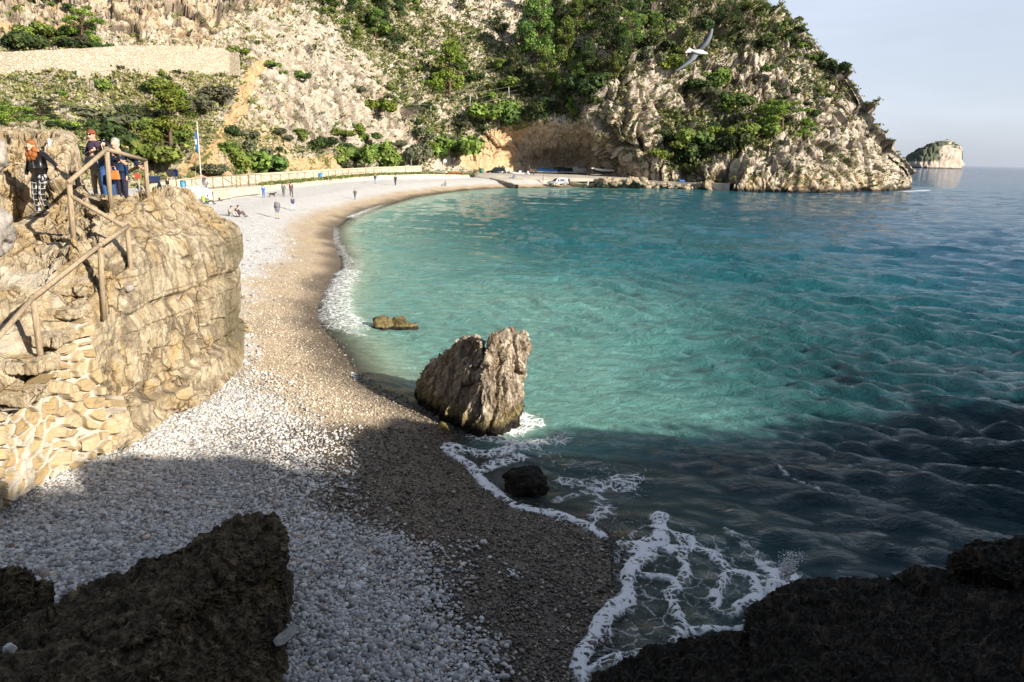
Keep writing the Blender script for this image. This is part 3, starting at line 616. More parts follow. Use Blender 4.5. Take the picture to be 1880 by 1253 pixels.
#@@PART3
# ------------------------------------------------------------------ sea cliff the photographer stands on (it throws the near shade)
RIDGE = np.array([(-60, -24), (-30, -15), (-10, -9.2), (9.1, -2.4), (18.4, 4.6), (27.6, 12.6), (37.6, 21.6), (52, 33), (66, 40)], float)
def cliff():
    xs = np.linspace(-62, 72, 300); ys = np.linspace(-45, 48, 240); X, Y = np.meshgrid(xs, ys); p = np.c_[X.ravel(), Y.ravel()]
    d, tt = seg_dist(p, RIDGE, True); poly = np.vstack([RIDGE, [(80, 40), (80, -60), (-80, -60)]]); s = np.where(inside(p, poly), -d, d)
    p3 = np.c_[p, np.zeros(len(p))]; s = s+1.1*fbm(p3*.16, 3)*sstep(0, 3, s)+.5*fbm(p3*.5, 3)
    top = np.interp(tt, [0, 2, 2.7, 3, 4, 5, 6, 8], [34, 30, 17, 11.0, 9.2, 6.2, 4.0, 3.0])+1.3*fbm(p3*.3, 4, .6)  # unseen left end raised to block skylight and deepen the near shade
    z = np.where(s < 0, top+.43*np.minimum(-s, 30), 0)
    z = np.where(s >= 0, np.interp(s, [0, .6, 2.6, 4.4, 6.1, 8.2, 9.5], [1, .93, .52, .47, .44, -.15, -.2])*top, z)
    cd = np.hypot(p[:, 0], p[:, 1]); z = np.where(cd < 4, np.minimum(z, 5.35), z); z = z-6*sstep(1.25, 2.6, p[:, 1]-.12*np.abs(p[:, 0]))*(np.abs(p[:, 0]) < 9)*(s > 2)
    k = z > -2.5; F = grid_faces(*X.shape); F = F[k[F].any(1)]
    z = z+.35*(ridged(np.c_[p, z]*.5, 4)-.6); me = mesh_np('cliff', np.c_[p, z], F); attr(me, 'crack', np.zeros(len(p))); return me
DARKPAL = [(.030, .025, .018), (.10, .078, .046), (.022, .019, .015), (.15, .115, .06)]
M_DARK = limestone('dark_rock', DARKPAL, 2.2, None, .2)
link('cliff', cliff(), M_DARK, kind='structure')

# ------------------------------------------------------------------ tawny rock outcrop on the left, its steps and its wall
OK = [
 (-260, [(1050,9.0),(930,9.8),(800,10.2),(720,10.8),(580,12.4),(430,14.6),(270,17.2),(258,21),(400,26)]),
 (-70,  [(1010,10.1),(930,10.5),(775,10.8),(690,11.3),(565,12.5),(415,15.2),(268,17.7),(256,21),(400,26)]),
 (0,    [(985,10.4),(912,10.8),(752,11.1),(660,11.7),(545,12.9),(404,15.7),(262,18.0),(252,21),(400,26)]),
 (60,   [(945,11.3),(876,11.75),(692,12.05),(606,12.6),(520,13.5),(397,16.3),(262,18.2),(254,21),(400,26)]),
 (118,  [(905,12.2),(842,12.7),(622,13.0),(562,13.4),(462,14.3),(393,16.2),(264,18.4),(256,21),(400,26)]),
 (142,  [(886,12.5),(823,13.05),(592,13.3),(534,13.7),(440,14.5),(392,16.0),(280,18.4),(272,21),(400,26)]),
 (160,  [(872,12.7),(811,13.2),(569,13.5),(522,13.85),(432,14.7),(378,15.8),(343,17.4),(358,19.5),(420,26)]),
 (192,  [(855,13.0),(794,13.55),(553,13.85),(512,14.15),(432,14.9),(367,15.7),(346,16.7),(362,19.5),(420,26)]),
 (245,  [(815,14.0),(757,14.6),(512,14.95),(474,15.2),(422,15.7),(376,16.3),(348,17.2),(364,20),(430,26.5)]),
 (300,  [(775,15.4),(724,16.0),(535,16.35),(474,16.7),(428,17.0),(394,17.6),(350,18.6),(362,21.5),(430,27)]),
 (342,  [(758,16.0),(706,16.7),(545,17.1),(474,17.5),(432,17.9),(402,18.5),(358,20.2),(355,23.2),(440,27)]),
 (378,  [(738,16.8),(686,17.6),(562,18.0),(484,18.5),(436,19.0),(408,19.6),(384,20.8),(381,23.5),(450,27)]),
 (410,  [(705,18.2),(656,19.1),(572,19.3),(504,19.6),(450,20.0),(424,20.5),(402,21.6),(398,24),(470,27)]),
 (436,  [(675,19.8),(634,20.5),(582,20.6),(512,20.9),(462,21.1),(434,21.4),(420,22.1),(418,24.5),(500,27)]),
 (441, [(640,21.4),(604,22.3),(572,22.35),(522,22.45),(482,22.6),(456,22.8),(443,23.2),(441,25),(520,27.2)]),
 (418, [(610,26.5),(588,26.8),(570,27),(540,27),(510,27.1),(490,27.2),(476,27.4),(472,27.6),(540,28.5)])]
A2, G2 = key_surface(OK, 620, [26, 110, 50, 50, 60, 60, 26, 14])
sh2 = G2.shape[:2]; N2 = grid_normals(G2); N2 *= -np.sign(np.median(N2[..., 1]))
for _ in range(30):                                                 # broad, steady direction for the relief
    N2[1:-1, 1:-1] = (N2[:-2, 1:-1]+N2[2:, 1:-1]+N2[1:-1, :-2]+N2[1:-1, 2:])/4
N2 /= np.linalg.norm(N2, axis=-1, keepdims=True)
P = G2.reshape(-1, 3); N = N2.reshape(-1, 3); ox = A2[..., 0].ravel(); oy = A2[..., 1].ravel()
ps = P*np.array([.85, .85, .42]); wp = ps+.45*np.c_[perlin(ps*1.1), perlin(ps*1.1+20), perlin(ps*1.1+40)]
h1_, j1 = facets(wp/1.6); wp = wp+.12*np.c_[perlin(ps*5), perlin(ps*5+20), perlin(ps*5+40)]; h2_, j2 = facets(wp/.62+5); pt = P*np.array([1, 1, 1.5]); h3_, j3 = facets((pt+.05*np.c_[perlin(P*6), perlin(P*6+9), perlin(P*6+19)])/.26+9)
path = ((inside(np.c_[ox, oy], [(-300,760),(0,700),(150,590),(190,545),(130,440),(-10,430),(-300,440)]))|(inside(np.c_[ox, oy], [(-20,425),(125,430),(160,360),(250,352),(250,338),(140,338),(60,385),(-20,395)]))).astype(float)
path_a = path
pit = sstep(.18, .55, perlin(P*np.array([2.3, 2.3, 3.2])+.4*np.c_[perlin(P*3), perlin(P*3+9), perlin(P*3+19)])); pit2 = sstep(.15, .5, perlin(P*np.array([5.5, 5.5, 8.0])+30))
d0 = .30*h1_+.05*(sstep(0, .06, j1)-1)+.085*h2_+.05*h3_+.24*fbm(P*np.array([.6, .6, .4]), 2)+.10*fbm(P*np.array([2.0, 2.0, 2.6]), 5, .62)+.12*(ridged(P*np.array([1.2, 1.2, .45]), 4)-.6)-.13*pit-.05*pit2
d0 = d0+.16*(sstep(0, .10, facets(wp/.95+2)[1])-1)*(1-.5*sstep(.35, .85, N[:, 0]))
colj = np.tile(np.arange(sh2[1]), sh2[0]); jend = int(np.argmax(A2[100, :, 0])); d0 *= 1-.74*sstep(.35, .85, N[:, 0]); zz = P[:, 2]+.22*perlin(P*np.array([.5, .5, .2]))+.07*perlin(P*2.1); bed = (zz/.62) % 1.0; fz = sstep(215, 250, ox)*(1-path_a)
d0 = d0+fz*(.20*sstep(3.55, 3.70, zz)-.12*np.exp(-((zz-3.45)/.12)**2)+.30*sstep(1.75, 1.60, zz)-.12*np.exp(-((zz-1.85)/.10)**2)+.09*(sstep(0, .10, bed)*(1-.55*bed)-.6))
fe = sstep(jend-40, jend-8, colj); d0 = d0*(1-fe)+fe*(.04+.6*d0)
rowi = np.repeat(np.arange(sh2[0]), sh2[1]); d0 -= .06+.32*sstep(190, 290, rowi)*(1-.85*sstep(370, 415, ox))*sstep(150, 190, ox); d0 = np.where(d0 > .08, .08+.35*(d0-.08), d0)
d0 *= (1-.62*path); wall_m = sstep(215, 175, ox)*sstep(A2[..., 1].ravel()*0+545, 620, oy); d0 *= 1-.85*wall_m; d0 -= .10*wall_m
hol = np.exp(-(((ox-22)/34)**2+((oy-366)/26)**2)); d0 -= 1.0*hol
cleft = sstep(9, 2, np.abs(ox-372-.12*(oy-600)))*sstep(470, 520, oy); d0 -= .35*cleft
und = sstep(14, 3, np.abs(oy-(742-.36*(ox-225))))*(ox > 205)*(ox < 340); d0 -= .30*und
P2 = P+N*d0[:, None]; back_r = sstep(350, 372, rowi)*sstep(385, 425, ox); P2[:, 0] -= 1.3*back_r+.9*sstep(jend+2, jend+24, colj); P2[:, 2] -= .5*back_r
crack = np.clip(.7*sstep(.05, 0, j1)+.35*sstep(.05, 0, j2)+.55*pit+.5*pit2+.8*sstep(.07, .01, facets(wp/.95+2)[1])+.7*cleft+.4*und, 0, 1)*(1-.4*path)
me = mesh_np('rock_outcrop', P2, grid_faces(*sh2), False); attr(me, 'crack', crack)
attr(me, 'stain', np.clip(1.1*np.exp(-(((ox-432)/26)**2+((oy-590)/80)**2))+.9*np.exp(-(((ox-425)/45)**2+((oy-455)/30)**2)), 0, 1)); attr(me, 'mort', sstep(.15, .5, fbm(P*.9, 3))*sstep(430, 500, oy)*sstep(250, 190, ox))
TAN = [(.43, .345, .22), (.70, .60, .44), (.50, .36, .18), (.60, .42, .19)]
m = limestone('tawny_rock', TAN, 1.5, None, .32); t = NT.__new__(NT); t.m = m; t.t = m.node_tree; t.n = t.t.nodes; b = t.n['Principled BSDF']; src = b.inputs['Base Color'].links[0].from_socket
c = t.mix(t.math('MULTIPLY', t.attr('stain'), .75), src, (.10, .085, .045)); c = t.mix(t.math('MULTIPLY', t.attr('mort'), .6), c, (.66, .61, .52)); t.l(c, b.inputs['Base Color'])
link('rock_outcrop', me, m, label='big tawny limestone outcrop with a footpath and steps, left of the beach', cat='rock outcrop')
OP = P2; Opx = project(OP)
def outcrop_at(x, y):
    d = (Opx[:, 0]-x)**2+(Opx[:, 1]-y)**2; k = np.argsort(d)[:8]; return OP[k[np.argmin(OP[k, 1])]]
print('outcrop', round(time.time()-T0, 1))

# rubble wall under the steps: stones in thick pale mortar
def rubble_wall():
    nu, nv = 420, 300; kx = np.array([k[0] for k in OK], float); base = np.array([k[1][1] for k in OK]); topk = np.array([k[1][2] for k in OK])
    U, Vv = np.meshgrid(np.linspace(0, 1, nu), np.linspace(-.12, 1, nv)); xr = 212-(52*np.clip(Vv, 0, 1)**.8); x = -120+(xr+120)*U
    yb = np.interp(x, kx, base[:, 0])+2; yt = np.interp(x, kx, topk[:, 0]); y = yb+(yt-yb)*Vv; d = np.interp(x, kx, base[:, 1])*(1-Vv)+np.interp(x, kx, topk[:, 1])*Vv
    d = d-.10-.12*(1-Vv); Gw = atd(x, y, d); n = grid_normals(Gw); n *= np.where(n[..., 1:2] > 0, -1, 1); p = Gw.reshape(-1, 3); n = n.reshape(-1, 3)
    al = p[:, 0]*.35+p[:, 1]*.94; q = np.c_[al/.34, p[:, 2]/.25, np.zeros(len(p))]; q = q+.30*np.c_[perlin(p*2.3), perlin(p*2.3+9), np.zeros(len(p))]
    f1, f2, ci = worley(q, .95, True); j = f2-f1; small = RID[ci]; st = sstep(.035+.06*(small+.5), .15+.08*(small+.5), j)
    dd = st*(.10+.12*(small+.2))+.018*fbm(p*9, 3)+.02*st*fbm(p*4, 2)
    edge = sstep(1, .97, Vv.ravel())*sstep(1, .985, U.ravel()); p2 = p+n*((dd*edge)-.35*(1-edge))[:, None]
    me = mesh_np('stone_wall', p2, grid_faces(nv, nu)); attr(me, 'st', st); attr(me, 'rnd', small+.5); attr(me, 'crack', sstep(.2, .02, j)*.0)
    t = NT('rubble_masonry'); v = t.obj(); n1 = t.noise(v, 6, 7, .7); n2 = t.noise(v, 26, 5, .7); n3 = t.noise(v, 1.3, 4)
    c = t.mix(t.attr('rnd'), (.27, .20, .11), (.43, .355, .24)); c = t.mix(t.mr(n1, .42, .66, 0, .8), c, (.36, .265, .135)); c = t.mix(t.mr(n2, .5, .7, 0, .5), c, (.25, .18, .09))
    mo = t.mix(t.mr(n1, .4, .7), (.46, .42, .355), (.36, .31, .245)); mo = t.mix(t.mr(n3, .5, .7, 0, .7), mo, (.5, .43, .32))
    c = t.mix(t.mr(t.math('ADD', t.attr('st'), t.math('MULTIPLY', t.math('SUBTRACT', n2, .5), .5)), .2, .5), mo, c)
    return link('stone_wall', me, t.fin(c, .9, .2, t.bump(t.math('ADD', n1, t.math('MULTIPLY', n2, .5)), .6, .03)), label='rubble stone wall in thick pale mortar below the steps', cat='wall')
rubble_wall()

# ------------------------------------------------------------------ loose rocks
def rock(name, pieces, mat, voxel=.05, amp=.08, sc=1.6, stretch=(1, 1, 1), rot=None, ribs=0, cells=.5, label=None, cat='rock', group=None, seed=0, pits=0, flat=False):
    bm = bmesh.new()
    for pts in pieces:
        b2 = bmesh.new(); [b2.verts.new(p) for p in pts]; r = bmesh.ops.convex_hull(b2, input=b2.verts[:])
        bmesh.ops.delete(b2, geom=list({g for g in r['geom_interior']+r['geom_unused'] if isinstance(g, bmesh.types.BMVert) and g.is_valid}), context='VERTS')
        tmp = bpy.data.meshes.new('t'); b2.to_mesh(tmp); b2.free(); bm.from_mesh(tmp); bpy.data.meshes.remove(tmp)
    me = bpy.data.meshes.new(name); bm.to_mesh(me); bm.free(); o = bpy.data.objects.new(name, me); COL.objects.link(o)
    md = o.modifiers.new('r', 'REMESH'); md.mode = 'VOXEL'; md.voxel_size = voxel; md.use_smooth_shade = True
    me2 = bpy.data.meshes.new_from_object(o.evaluated_get(bpy.context.evaluated_depsgraph_get())); o.modifiers.clear(); o.data = me2; bpy.data.meshes.remove(me); me2.name = name
    n = len(me2.vertices); V = np.zeros(n*3, np.float32); me2.vertices.foreach_get('co', V); V = V.reshape(-1, 3).astype(float); Nn = np.zeros(n*3, np.float32); me2.vertex_normals.foreach_get('vector', Nn); Nn = Nn.reshape(-1, 3)
    q = V-V.mean(0)+seed*13.7
    if rot is not None: q = q @ np.array(rot)
    q = q*np.array(stretch)*sc; w = q+.35*np.c_[perlin(q), perlin(q+20), perlin(q+40)]; ha, j = facets(w); w = w+.1*np.c_[perlin(q*4), perlin(q*4+20), perlin(q*4+40)]; hb, jj = facets(w*2.7+3); hc, jc = facets(w*6.5+5)
    d = amp*(cells*(1.5*ha+.5*(sstep(0, .1, j)-1)+.85*hb+.25*(sstep(0, .12, jj)-1)+.42*hc)+1.0*fbm(q*.6, 3)+.55*fbm(q*2.4, 5, .62)+ribs*(ridged(q*np.array([2.2, 2.2, .5]), 4)-.6)*2)
    if pits: d = d-pits*(sstep(.15, .5, perlin(q*np.array([3, 3, 4.5])))+.5*sstep(.1, .45, perlin(q*7+11)))+pits*.5*fbm(q*9, 3)
    V2 = V+Nn*d[:, None]; me2.vertices.foreach_set('co', V2.astype(np.float32).ravel()); me2.update()
    me2.polygons.foreach_set('use_smooth', np.full(len(me2.polygons), not flat, bool))
    attr(me2, 'crack', np.clip(.8*sstep(.06, 0, j)+.6*sstep(.08, 0, jj), 0, 1)*cells)
    for m_ in (mat if isinstance(mat, list) else [mat]): me2.materials.append(m_)
    return tag(o, label, cat, group)
def blob(c, r, n=26, sq=.25, seed=0, flat=0):
    g = np.random.default_rng(seed); v = g.normal(size=(n, 3)); v /= np.linalg.norm(v, axis=1)[:, None]; v = np.sign(v)*np.abs(v)**(1-sq); return [tuple(np.array(c)+x*np.array(r)*g.uniform(.82, 1.08)) for x in v]
S = lambda x, y, d: tuple(atd(x, y, d))
Z = lambda x, y, z: tuple(onz(x, y, z))
# the split rock standing at the water's edge
M_STACK = limestone('stack_rock', [(.15, .115, .08), (.60, .53, .43), (.22, .165, .105), (.10, .08, .06)], 2.4, .46, .16, streak=.22)
Lp = [S(765,722,20.1), S(772,700,20.2), S(800,662,20.0), S(832,636,19.6), S(853,619,19.2), S(871,613,19.0), S(886,630,18.5), S(880,784,17.4), S(845,768,18.0), (-2.5, 21.2, -.3), (-.9, 20.6, -.3), (-1.0, 20.3, 1.8), (-2.2, 20.9, .7), (-.76, 17.5, -.4), (-2.7, 20.1, -.4)]
Rp = [S(880,784,17.42), S(905,782,17.5), S(952,760,18.35), S(956,700,18.55), S(963,640,18.8), S(961,612,19.1), S(936,605,18.8), S(908,619,18.4), S(893,645,18.1), S(884,700,17.7), (.25, 19.6, -.3), (-.6, 20.0, -.3), (.15, 19.7, 1.7), (-.45, 19.9, 1.7), (-.7, 17.5, -.4), (.2, 18.4, -.4)]
rock('standing_rock', [Lp, Rp], M_STACK, .026, .085, 1.5, (1, 1, .36), [[.94, 0, .34], [0, 1, 0], [-.34, 0, .94]], 1.25, .75, 'tall split grey rock standing at the water edge, lit on its right face', 'rock', seed=1, pits=.03, flat=True)
M_WET = limestone('wet_weedy_rock', [(.09, .07, .03), (.20, .155, .075), (.06, .05, .022), (.24, .18, .085)], 4, .12, .06)
c0 = onz(700, 604, 0.); rock('sea_rock', [blob(c0+np.array([0, .3, .12]), (.42, .45, .36), seed=3), blob(c0+np.array([.62, .45, .14]), (.42, .4, .34), seed=4), blob(c0+np.array([1.2, .45, -.02]), (.34, .3, .18), seed=5)], M_WET, .04, .05, 3, label='low weedy brown rock awash in the shallows beyond the standing rock', seed=2)
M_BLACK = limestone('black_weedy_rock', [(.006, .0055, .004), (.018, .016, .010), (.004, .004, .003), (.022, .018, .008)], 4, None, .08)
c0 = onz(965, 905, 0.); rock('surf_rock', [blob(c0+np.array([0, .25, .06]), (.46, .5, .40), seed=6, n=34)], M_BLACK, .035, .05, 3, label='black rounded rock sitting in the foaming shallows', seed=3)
c0 = onz(816, 790, 0.03); rock('beach_stone', [blob(c0+np.array([0, .1, .06]), (.17, .16, .15), seed=7)], limestone('yellow_stone', [(.30, .25, .08), (.36, .30, .12), (.26, .2, .06), (.3, .24, .1)], 8, None, .03), .02, .02, 6, label='small yellowish boulder at the foot of the standing rock', cat='boulder', seed=4)
# dark shaded slabs at the near left
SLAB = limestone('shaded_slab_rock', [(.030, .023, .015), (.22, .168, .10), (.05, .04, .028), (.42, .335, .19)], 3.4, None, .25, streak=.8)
def slab(pts, zb=.15): q = [tuple(onz(x, y, z)) for x, y, z in pts]; return q+[(x*.96, y-.05, zb) for x, y, z in q]
U1 = slab([(516,944,1.95), (480,939,1.95), (400,966,1.85), (300,1011,1.75), (200,1092,1.5), (60,1150,1.45), (-90,1195,1.4), (-90,1300,1.5), (250,1180,1.9), (420,1075,1.75), (500,1020,1.7), (515,1010,1.75), (514,1078,1.2)])
U2 = slab([(514,1092,1.2), (505,1072,1.35), (380,1085,1.65), (200,1150,1.75), (-60,1230,1.7), (519,1132,1.0), (496,1178,.85), (460,1235,.9), (300,1340,1.4), (-90,1340,1.6), (150,1300,1.9)])
U3 = slab([(470,1150,.9), (500,1166,.85), (522,1200,.65), (527,1290,.55), (380,1350,.9), (400,1200,1.1)])
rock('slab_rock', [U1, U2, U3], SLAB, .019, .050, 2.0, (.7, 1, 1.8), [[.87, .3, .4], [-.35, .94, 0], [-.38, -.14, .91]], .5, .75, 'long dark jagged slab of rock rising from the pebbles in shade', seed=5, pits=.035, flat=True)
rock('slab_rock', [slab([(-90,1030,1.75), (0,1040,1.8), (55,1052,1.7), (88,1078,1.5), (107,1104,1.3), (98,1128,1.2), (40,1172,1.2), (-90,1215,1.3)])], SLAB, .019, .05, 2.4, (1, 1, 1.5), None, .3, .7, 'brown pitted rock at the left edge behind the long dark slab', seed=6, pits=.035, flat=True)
rock('beach_stone', [blob(Z(18,1192,1.78), (.075, .06, .075), seed=8, n=16)], limestone('pale_stone', [(.5, .5, .5), (.6, .6, .6), (.42, .42, .42), (.5, .48, .45)], 8, None, .02), .012, .006, 12, cells=.3, label='lone pale stone lying on the long dark slab', cat='stone', seed=7)
M_DRIFT = limestone('pale_slab_stone', [(.30, .30, .27), (.40, .40, .36), (.26, .26, .23), (.32, .3, .25)], 6, None, .02)
rock('flat_stone', [[Z(x, y, z+.92) for x, y in ((500,1178),(512,1164),(539,1145),(547,1151),(543,1163),(522,1184),(506,1188)) for z in (0, -.07)]], M_DRIFT, .011, .006, 10, cells=.3, label='pale elongated flat stone beside the long dark slab', cat='stone', seed=8)
# near-black wet ledges at the near right
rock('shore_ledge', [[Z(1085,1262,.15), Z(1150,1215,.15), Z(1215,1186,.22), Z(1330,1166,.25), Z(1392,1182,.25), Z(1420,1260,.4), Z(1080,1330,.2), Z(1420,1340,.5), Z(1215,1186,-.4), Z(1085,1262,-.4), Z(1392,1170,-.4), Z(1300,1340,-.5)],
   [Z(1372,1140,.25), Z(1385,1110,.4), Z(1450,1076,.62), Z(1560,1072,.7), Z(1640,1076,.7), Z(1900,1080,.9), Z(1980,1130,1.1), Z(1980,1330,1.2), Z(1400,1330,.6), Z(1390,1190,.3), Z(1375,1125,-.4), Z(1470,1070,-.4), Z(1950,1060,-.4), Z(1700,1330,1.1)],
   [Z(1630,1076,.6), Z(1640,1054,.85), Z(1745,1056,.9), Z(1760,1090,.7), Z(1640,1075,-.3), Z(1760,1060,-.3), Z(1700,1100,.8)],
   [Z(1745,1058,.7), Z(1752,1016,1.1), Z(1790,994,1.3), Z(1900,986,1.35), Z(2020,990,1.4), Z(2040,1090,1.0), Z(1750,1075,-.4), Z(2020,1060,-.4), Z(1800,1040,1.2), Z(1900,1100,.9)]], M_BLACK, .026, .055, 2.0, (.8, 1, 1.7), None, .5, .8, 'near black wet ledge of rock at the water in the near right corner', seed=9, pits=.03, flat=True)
GREY = limestone('grey_boulder', [(.27, .25, .23), (.40, .37, .34), (.24, .22, .2), (.36, .32, .26)], 3, None, .05)
rock('boulder', [blob(S(-52, 430, 12.2), (.60, .5, .62), seed=11, n=30)], GREY, .035, .05, 2, label='large smooth grey boulder at the left edge below the walking woman', cat='boulder', seed=10)
rock('boulder', [blob(S(-26, 280, 16.2), (.34, .45, .42), seed=12)], GREY, .04, .05, 2, label='dark grey boulder on top of the outcrop at the left edge', cat='boulder', seed=11)
M_TAN = m
for k, (x, y, d, r) in enumerate([(222, 522, 14.6, .15), (236, 527, 14.7, .12), (247, 522, 14.9, .10)]):
    rock('stone', [blob(tuple(outcrop_at(x, y)+np.array([0, -.02, .02])), (r*1.1, r, r*.8), seed=20+k)], [M_TAN, GREY, M_TAN][k], .02, .012, 6, label=['tan stone set by the foot of the lower rail post', 'grey stone set between two tan stones by the rail', 'small tan stone at the outer end of the row by the rail'][k], cat='stone', seed=20+k)
rock('boulder', [blob(S(238, 741, 14.6), (.26, .22, .14), seed=31)], M_TAN, .025, .02, 4, label='pale rounded block at the foot of the outcrop on the pebbles', cat='boulder', seed=30)
rock('boulder', [blob(Z(454, 603, 1.0), (.14, .14, .15), seed=32)], M_TAN, .025, .02, 4, label='pale stone standing against the far corner of the outcrop', cat='boulder', seed=31)
print('rocks', round(time.time()-T0, 1))

# steps cut along the path (slabs of one flight)
st = empty('stone_steps', S(90, 640, 12.4), 'rough pale stone steps climbing beside the wooden handrail', 'steps')
base_l = st.location.copy()
def part_rock(name, pts, mat, parent, **k):
    o = rock(name, [pts], mat, cat=None, **k); o.parent = parent; o.matrix_parent_inverse = Matrix.Translation(-Vector(parent.location)); return o
for k, (x, y, d, w, h) in enumerate([(28, 712, 11.35, .62, .2), (52, 655, 12.0, .60, .2), (92, 608, 12.75, .55, .18), (130, 560, 13.45, .5, .18), (150, 520, 13.9, .45, .16)]):
    p = np.array(S(x, y, d)); part_rock('step', [tuple(p+np.array([sx*w, sy*.34, sz*h*.5-.12])*np.array([1+.1*math.sin(k*3+sx), 1, 1])) for sx in (-1.3, .55) for sy in (-1, 1) for sz in (-1, 1)], M_TAN, st, voxel=.03, amp=.03, sc=3, seed=40+k)

# ------------------------------------------------------------------ wooden handrail
def wood(name, c0, c1):
    t = NT(name); v = t.obj((1, 1, .12)); v3 = t.obj((6, 6, 1)); n = t.noise(v, 40, 5, .7, 1.); n2 = t.noise(v3, 3, 4)
    c = t.mix(t.mr(n, .35, .65), c0, c1); c = t.mix(t.mr(n2, .55, .75, 0, .4), c, tuple(x*.5 for x in c0)); return t.fin(c, .85, .2, t.bump(n, .4, .01))
M_WOOD = wood('weathered_wood', (.22, .165, .105), (.40, .32, .225))
POST = {'A': (196,277, 201,354, 15.9), 'C': (267,297, 271,356, 18.0), 'B': (127,337, 134,434, 14.55), 'D': (234,420, 241,508, 14.9), 'E': (184,453, 188,554, 13.75), 'F': (61,550, 75,660, 12.1), 'G': (229,322, 230,346, 20.5)}
hr = empty('wooden_handrail', S(188, 552, 13.75), 'weathered round timber handrail zigzagging down the outcrop path', 'handrail')
inv = -Vector(hr.location); TOP = {}
for k, (x0, y0, x1, y1, d) in POST.items():
    b = Vector(S(x1, y1, d)); tpt = Vector(S(x0, y0, d)); TOP[k] = Vector((tpt.x, tpt.y, tpt.z)); r = .050 if k != 'G' else .045
    MB().tube([b+Vector((0, 0, -.35))+inv, b*.5+TOP[k]*.5+inv, TOP[k]+inv+Vector((0, 0, -.02))], r, 12).build('post', M_WOOD, hr)
low = lambda k, dz: TOP[k]+Vector((0, 0, -dz))
F2 = Vector(S(-70, 700, 10.4))
for a, b, s0 in ((TOP['A'], TOP['B'], 1), (TOP['A'], TOP['C'], 1), (low('B', .24), TOP['D'], 0), (TOP['E'], TOP['D'], 1), (TOP['E'], TOP['F'], 1), (TOP['F'], F2, 1), (low('C', .05), TOP['G'], 1)):
    dv = (b-a).normalized(); off = Vector((0, 0, .03*s0)); MB().tube([a-dv*.05+off+inv, (a+b)*.5+off+inv, b+dv*.06+off+inv], .044, 12).build('rail', M_WOOD, hr)
# ------------------------------------------------------------------ planting: pixel bins of the visible hillside
_ok = (Hpx[:, 0] > -60) & (Hpx[:, 0] < 1700) & (Hpx[:, 1] > -90) & (Hpx[:, 1] < 370); _ix = np.where(_ok)[0]
_bx = ((Hpx[_ix, 0]+60)//3).astype(int); _by = ((Hpx[_ix, 1]+90)//3).astype(int); BIN = np.full((600, 160), -1); BD = np.full((600, 160), 1e9)
_o = np.argsort(-HP[_ix, 1]); BIN[_bx[_o], _by[_o]] = _ix[_o]
def hill_idx(x, y):
    i, j = int((x+60)//3), int((y+90)//3)
    for r in range(5):
        s = BIN[max(0, i-r):i+r+1, max(0, j-r):j+r+1]; s = s[s >= 0]
        if len(s): return s[np.argmin(HP[s, 1])]
    return -1
def hill_pt(x, y): return HP[hill_idx(x, y)]

def leaves(C, R, n, size, g, cols, up=.25, shell=.55):
    """n leaf sprays spread through the ellipsoids (C, R); returns verts, faces, colours"""
    k = g.integers(0, len(C), n) if len(C) > 1 else np.zeros(n, int); w = np.array([r[0]*r[1] for r in R]); k = g.choice(len(C), n, p=w/w.sum())
    v = g.normal(size=(n, 3)); v /= np.linalg.norm(v, axis=1)[:, None]; rad = shell+(1.08-shell)*g.random(n)**.6
    p = np.array(C)[k]+v*np.array(R)[k]*rad[:, None]; a = v*.7+g.normal(size=(n, 3))*.6+np.array([0, 0, up]); a /= np.linalg.norm(a, axis=1)[:, None]
    u = np.cross(a, g.normal(size=(n, 3))); u /= np.linalg.norm(u, axis=1)[:, None]; w2 = np.cross(a, u); s = size*np.exp(g.normal(size=n)*.3); l = s*g.uniform(.8, 1.7, n)
    V = np.stack([p-u*s[:, None]*.5-w2*l[:, None]*.4, p+u*s[:, None]*.5-w2*l[:, None]*.3, p+u*s[:, None]*.3+w2*l[:, None]*.6+a*s[:, None]*.2, p-u*s[:, None]*.35+w2*l[:, None]*.5-a*s[:, None]*.15], 1).reshape(-1, 3)
    c = np.array(cols)[g.integers(0, len(cols), len(C))][k]*g.uniform(.65, 1.35, (n, 1))*np.array([1, 1, 1])
    return V, np.arange(4*n).reshape(-1, 4), np.repeat(c, 4, 0)
def leaf_mat(name, trans=.22):
    t = NT(name); oi = t.n.new('ShaderNodeObjectInfo'); c = t.attr('col', True)
    hs = t.n.new('ShaderNodeHueSaturation'); t.l(c, hs.inputs['Color']); t.put(hs.inputs['Hue'], t.mr(oi.outputs['Random'], 0, 1, .475, .52, False)); t.put(hs.inputs['Value'], t.mr(oi.outputs['Random'], 0, 1, .75, 1.25, False))
    t.fin(hs.outputs[0], .7, .25); tl = t.n.new('ShaderNodeBsdfTranslucent'); t.l(hs.outputs[0], tl.inputs[0]); mx = t.n.new('ShaderNodeMixShader'); mx.inputs[0].default_value = trans
    t.l(t.b.outputs[0], mx.inputs[1]); t.l(tl.outputs[0], mx.inputs[2]); t.l(mx.outputs[0], t.out.inputs[0]); return t.m
M_LEAF = leaf_mat('foliage'); M_BARK = plain('bark', (.12, .085, .06), .95, .1, .3, 3, bump=.5); M_GREYTW = plain('dry_twigs', (.24, .20, .165), .95, .1, .25, 2)
GREENS = {'dark': [(.045, .075, .024), (.068, .105, .032), (.034, .058, .022)], 'mid': [(.115, .175, .036), (.155, .215, .045), (.085, .135, .034)], 'bright': [(.165, .24, .034), (.20, .275, .045), (.115, .18, .034)],
          'grey': [(.12, .13, .075), (.155, .155, .10), (.09, .105, .058)], 'yellow': [(.42, .38, .035), (.16, .19, .04), (.36, .34, .03)]}
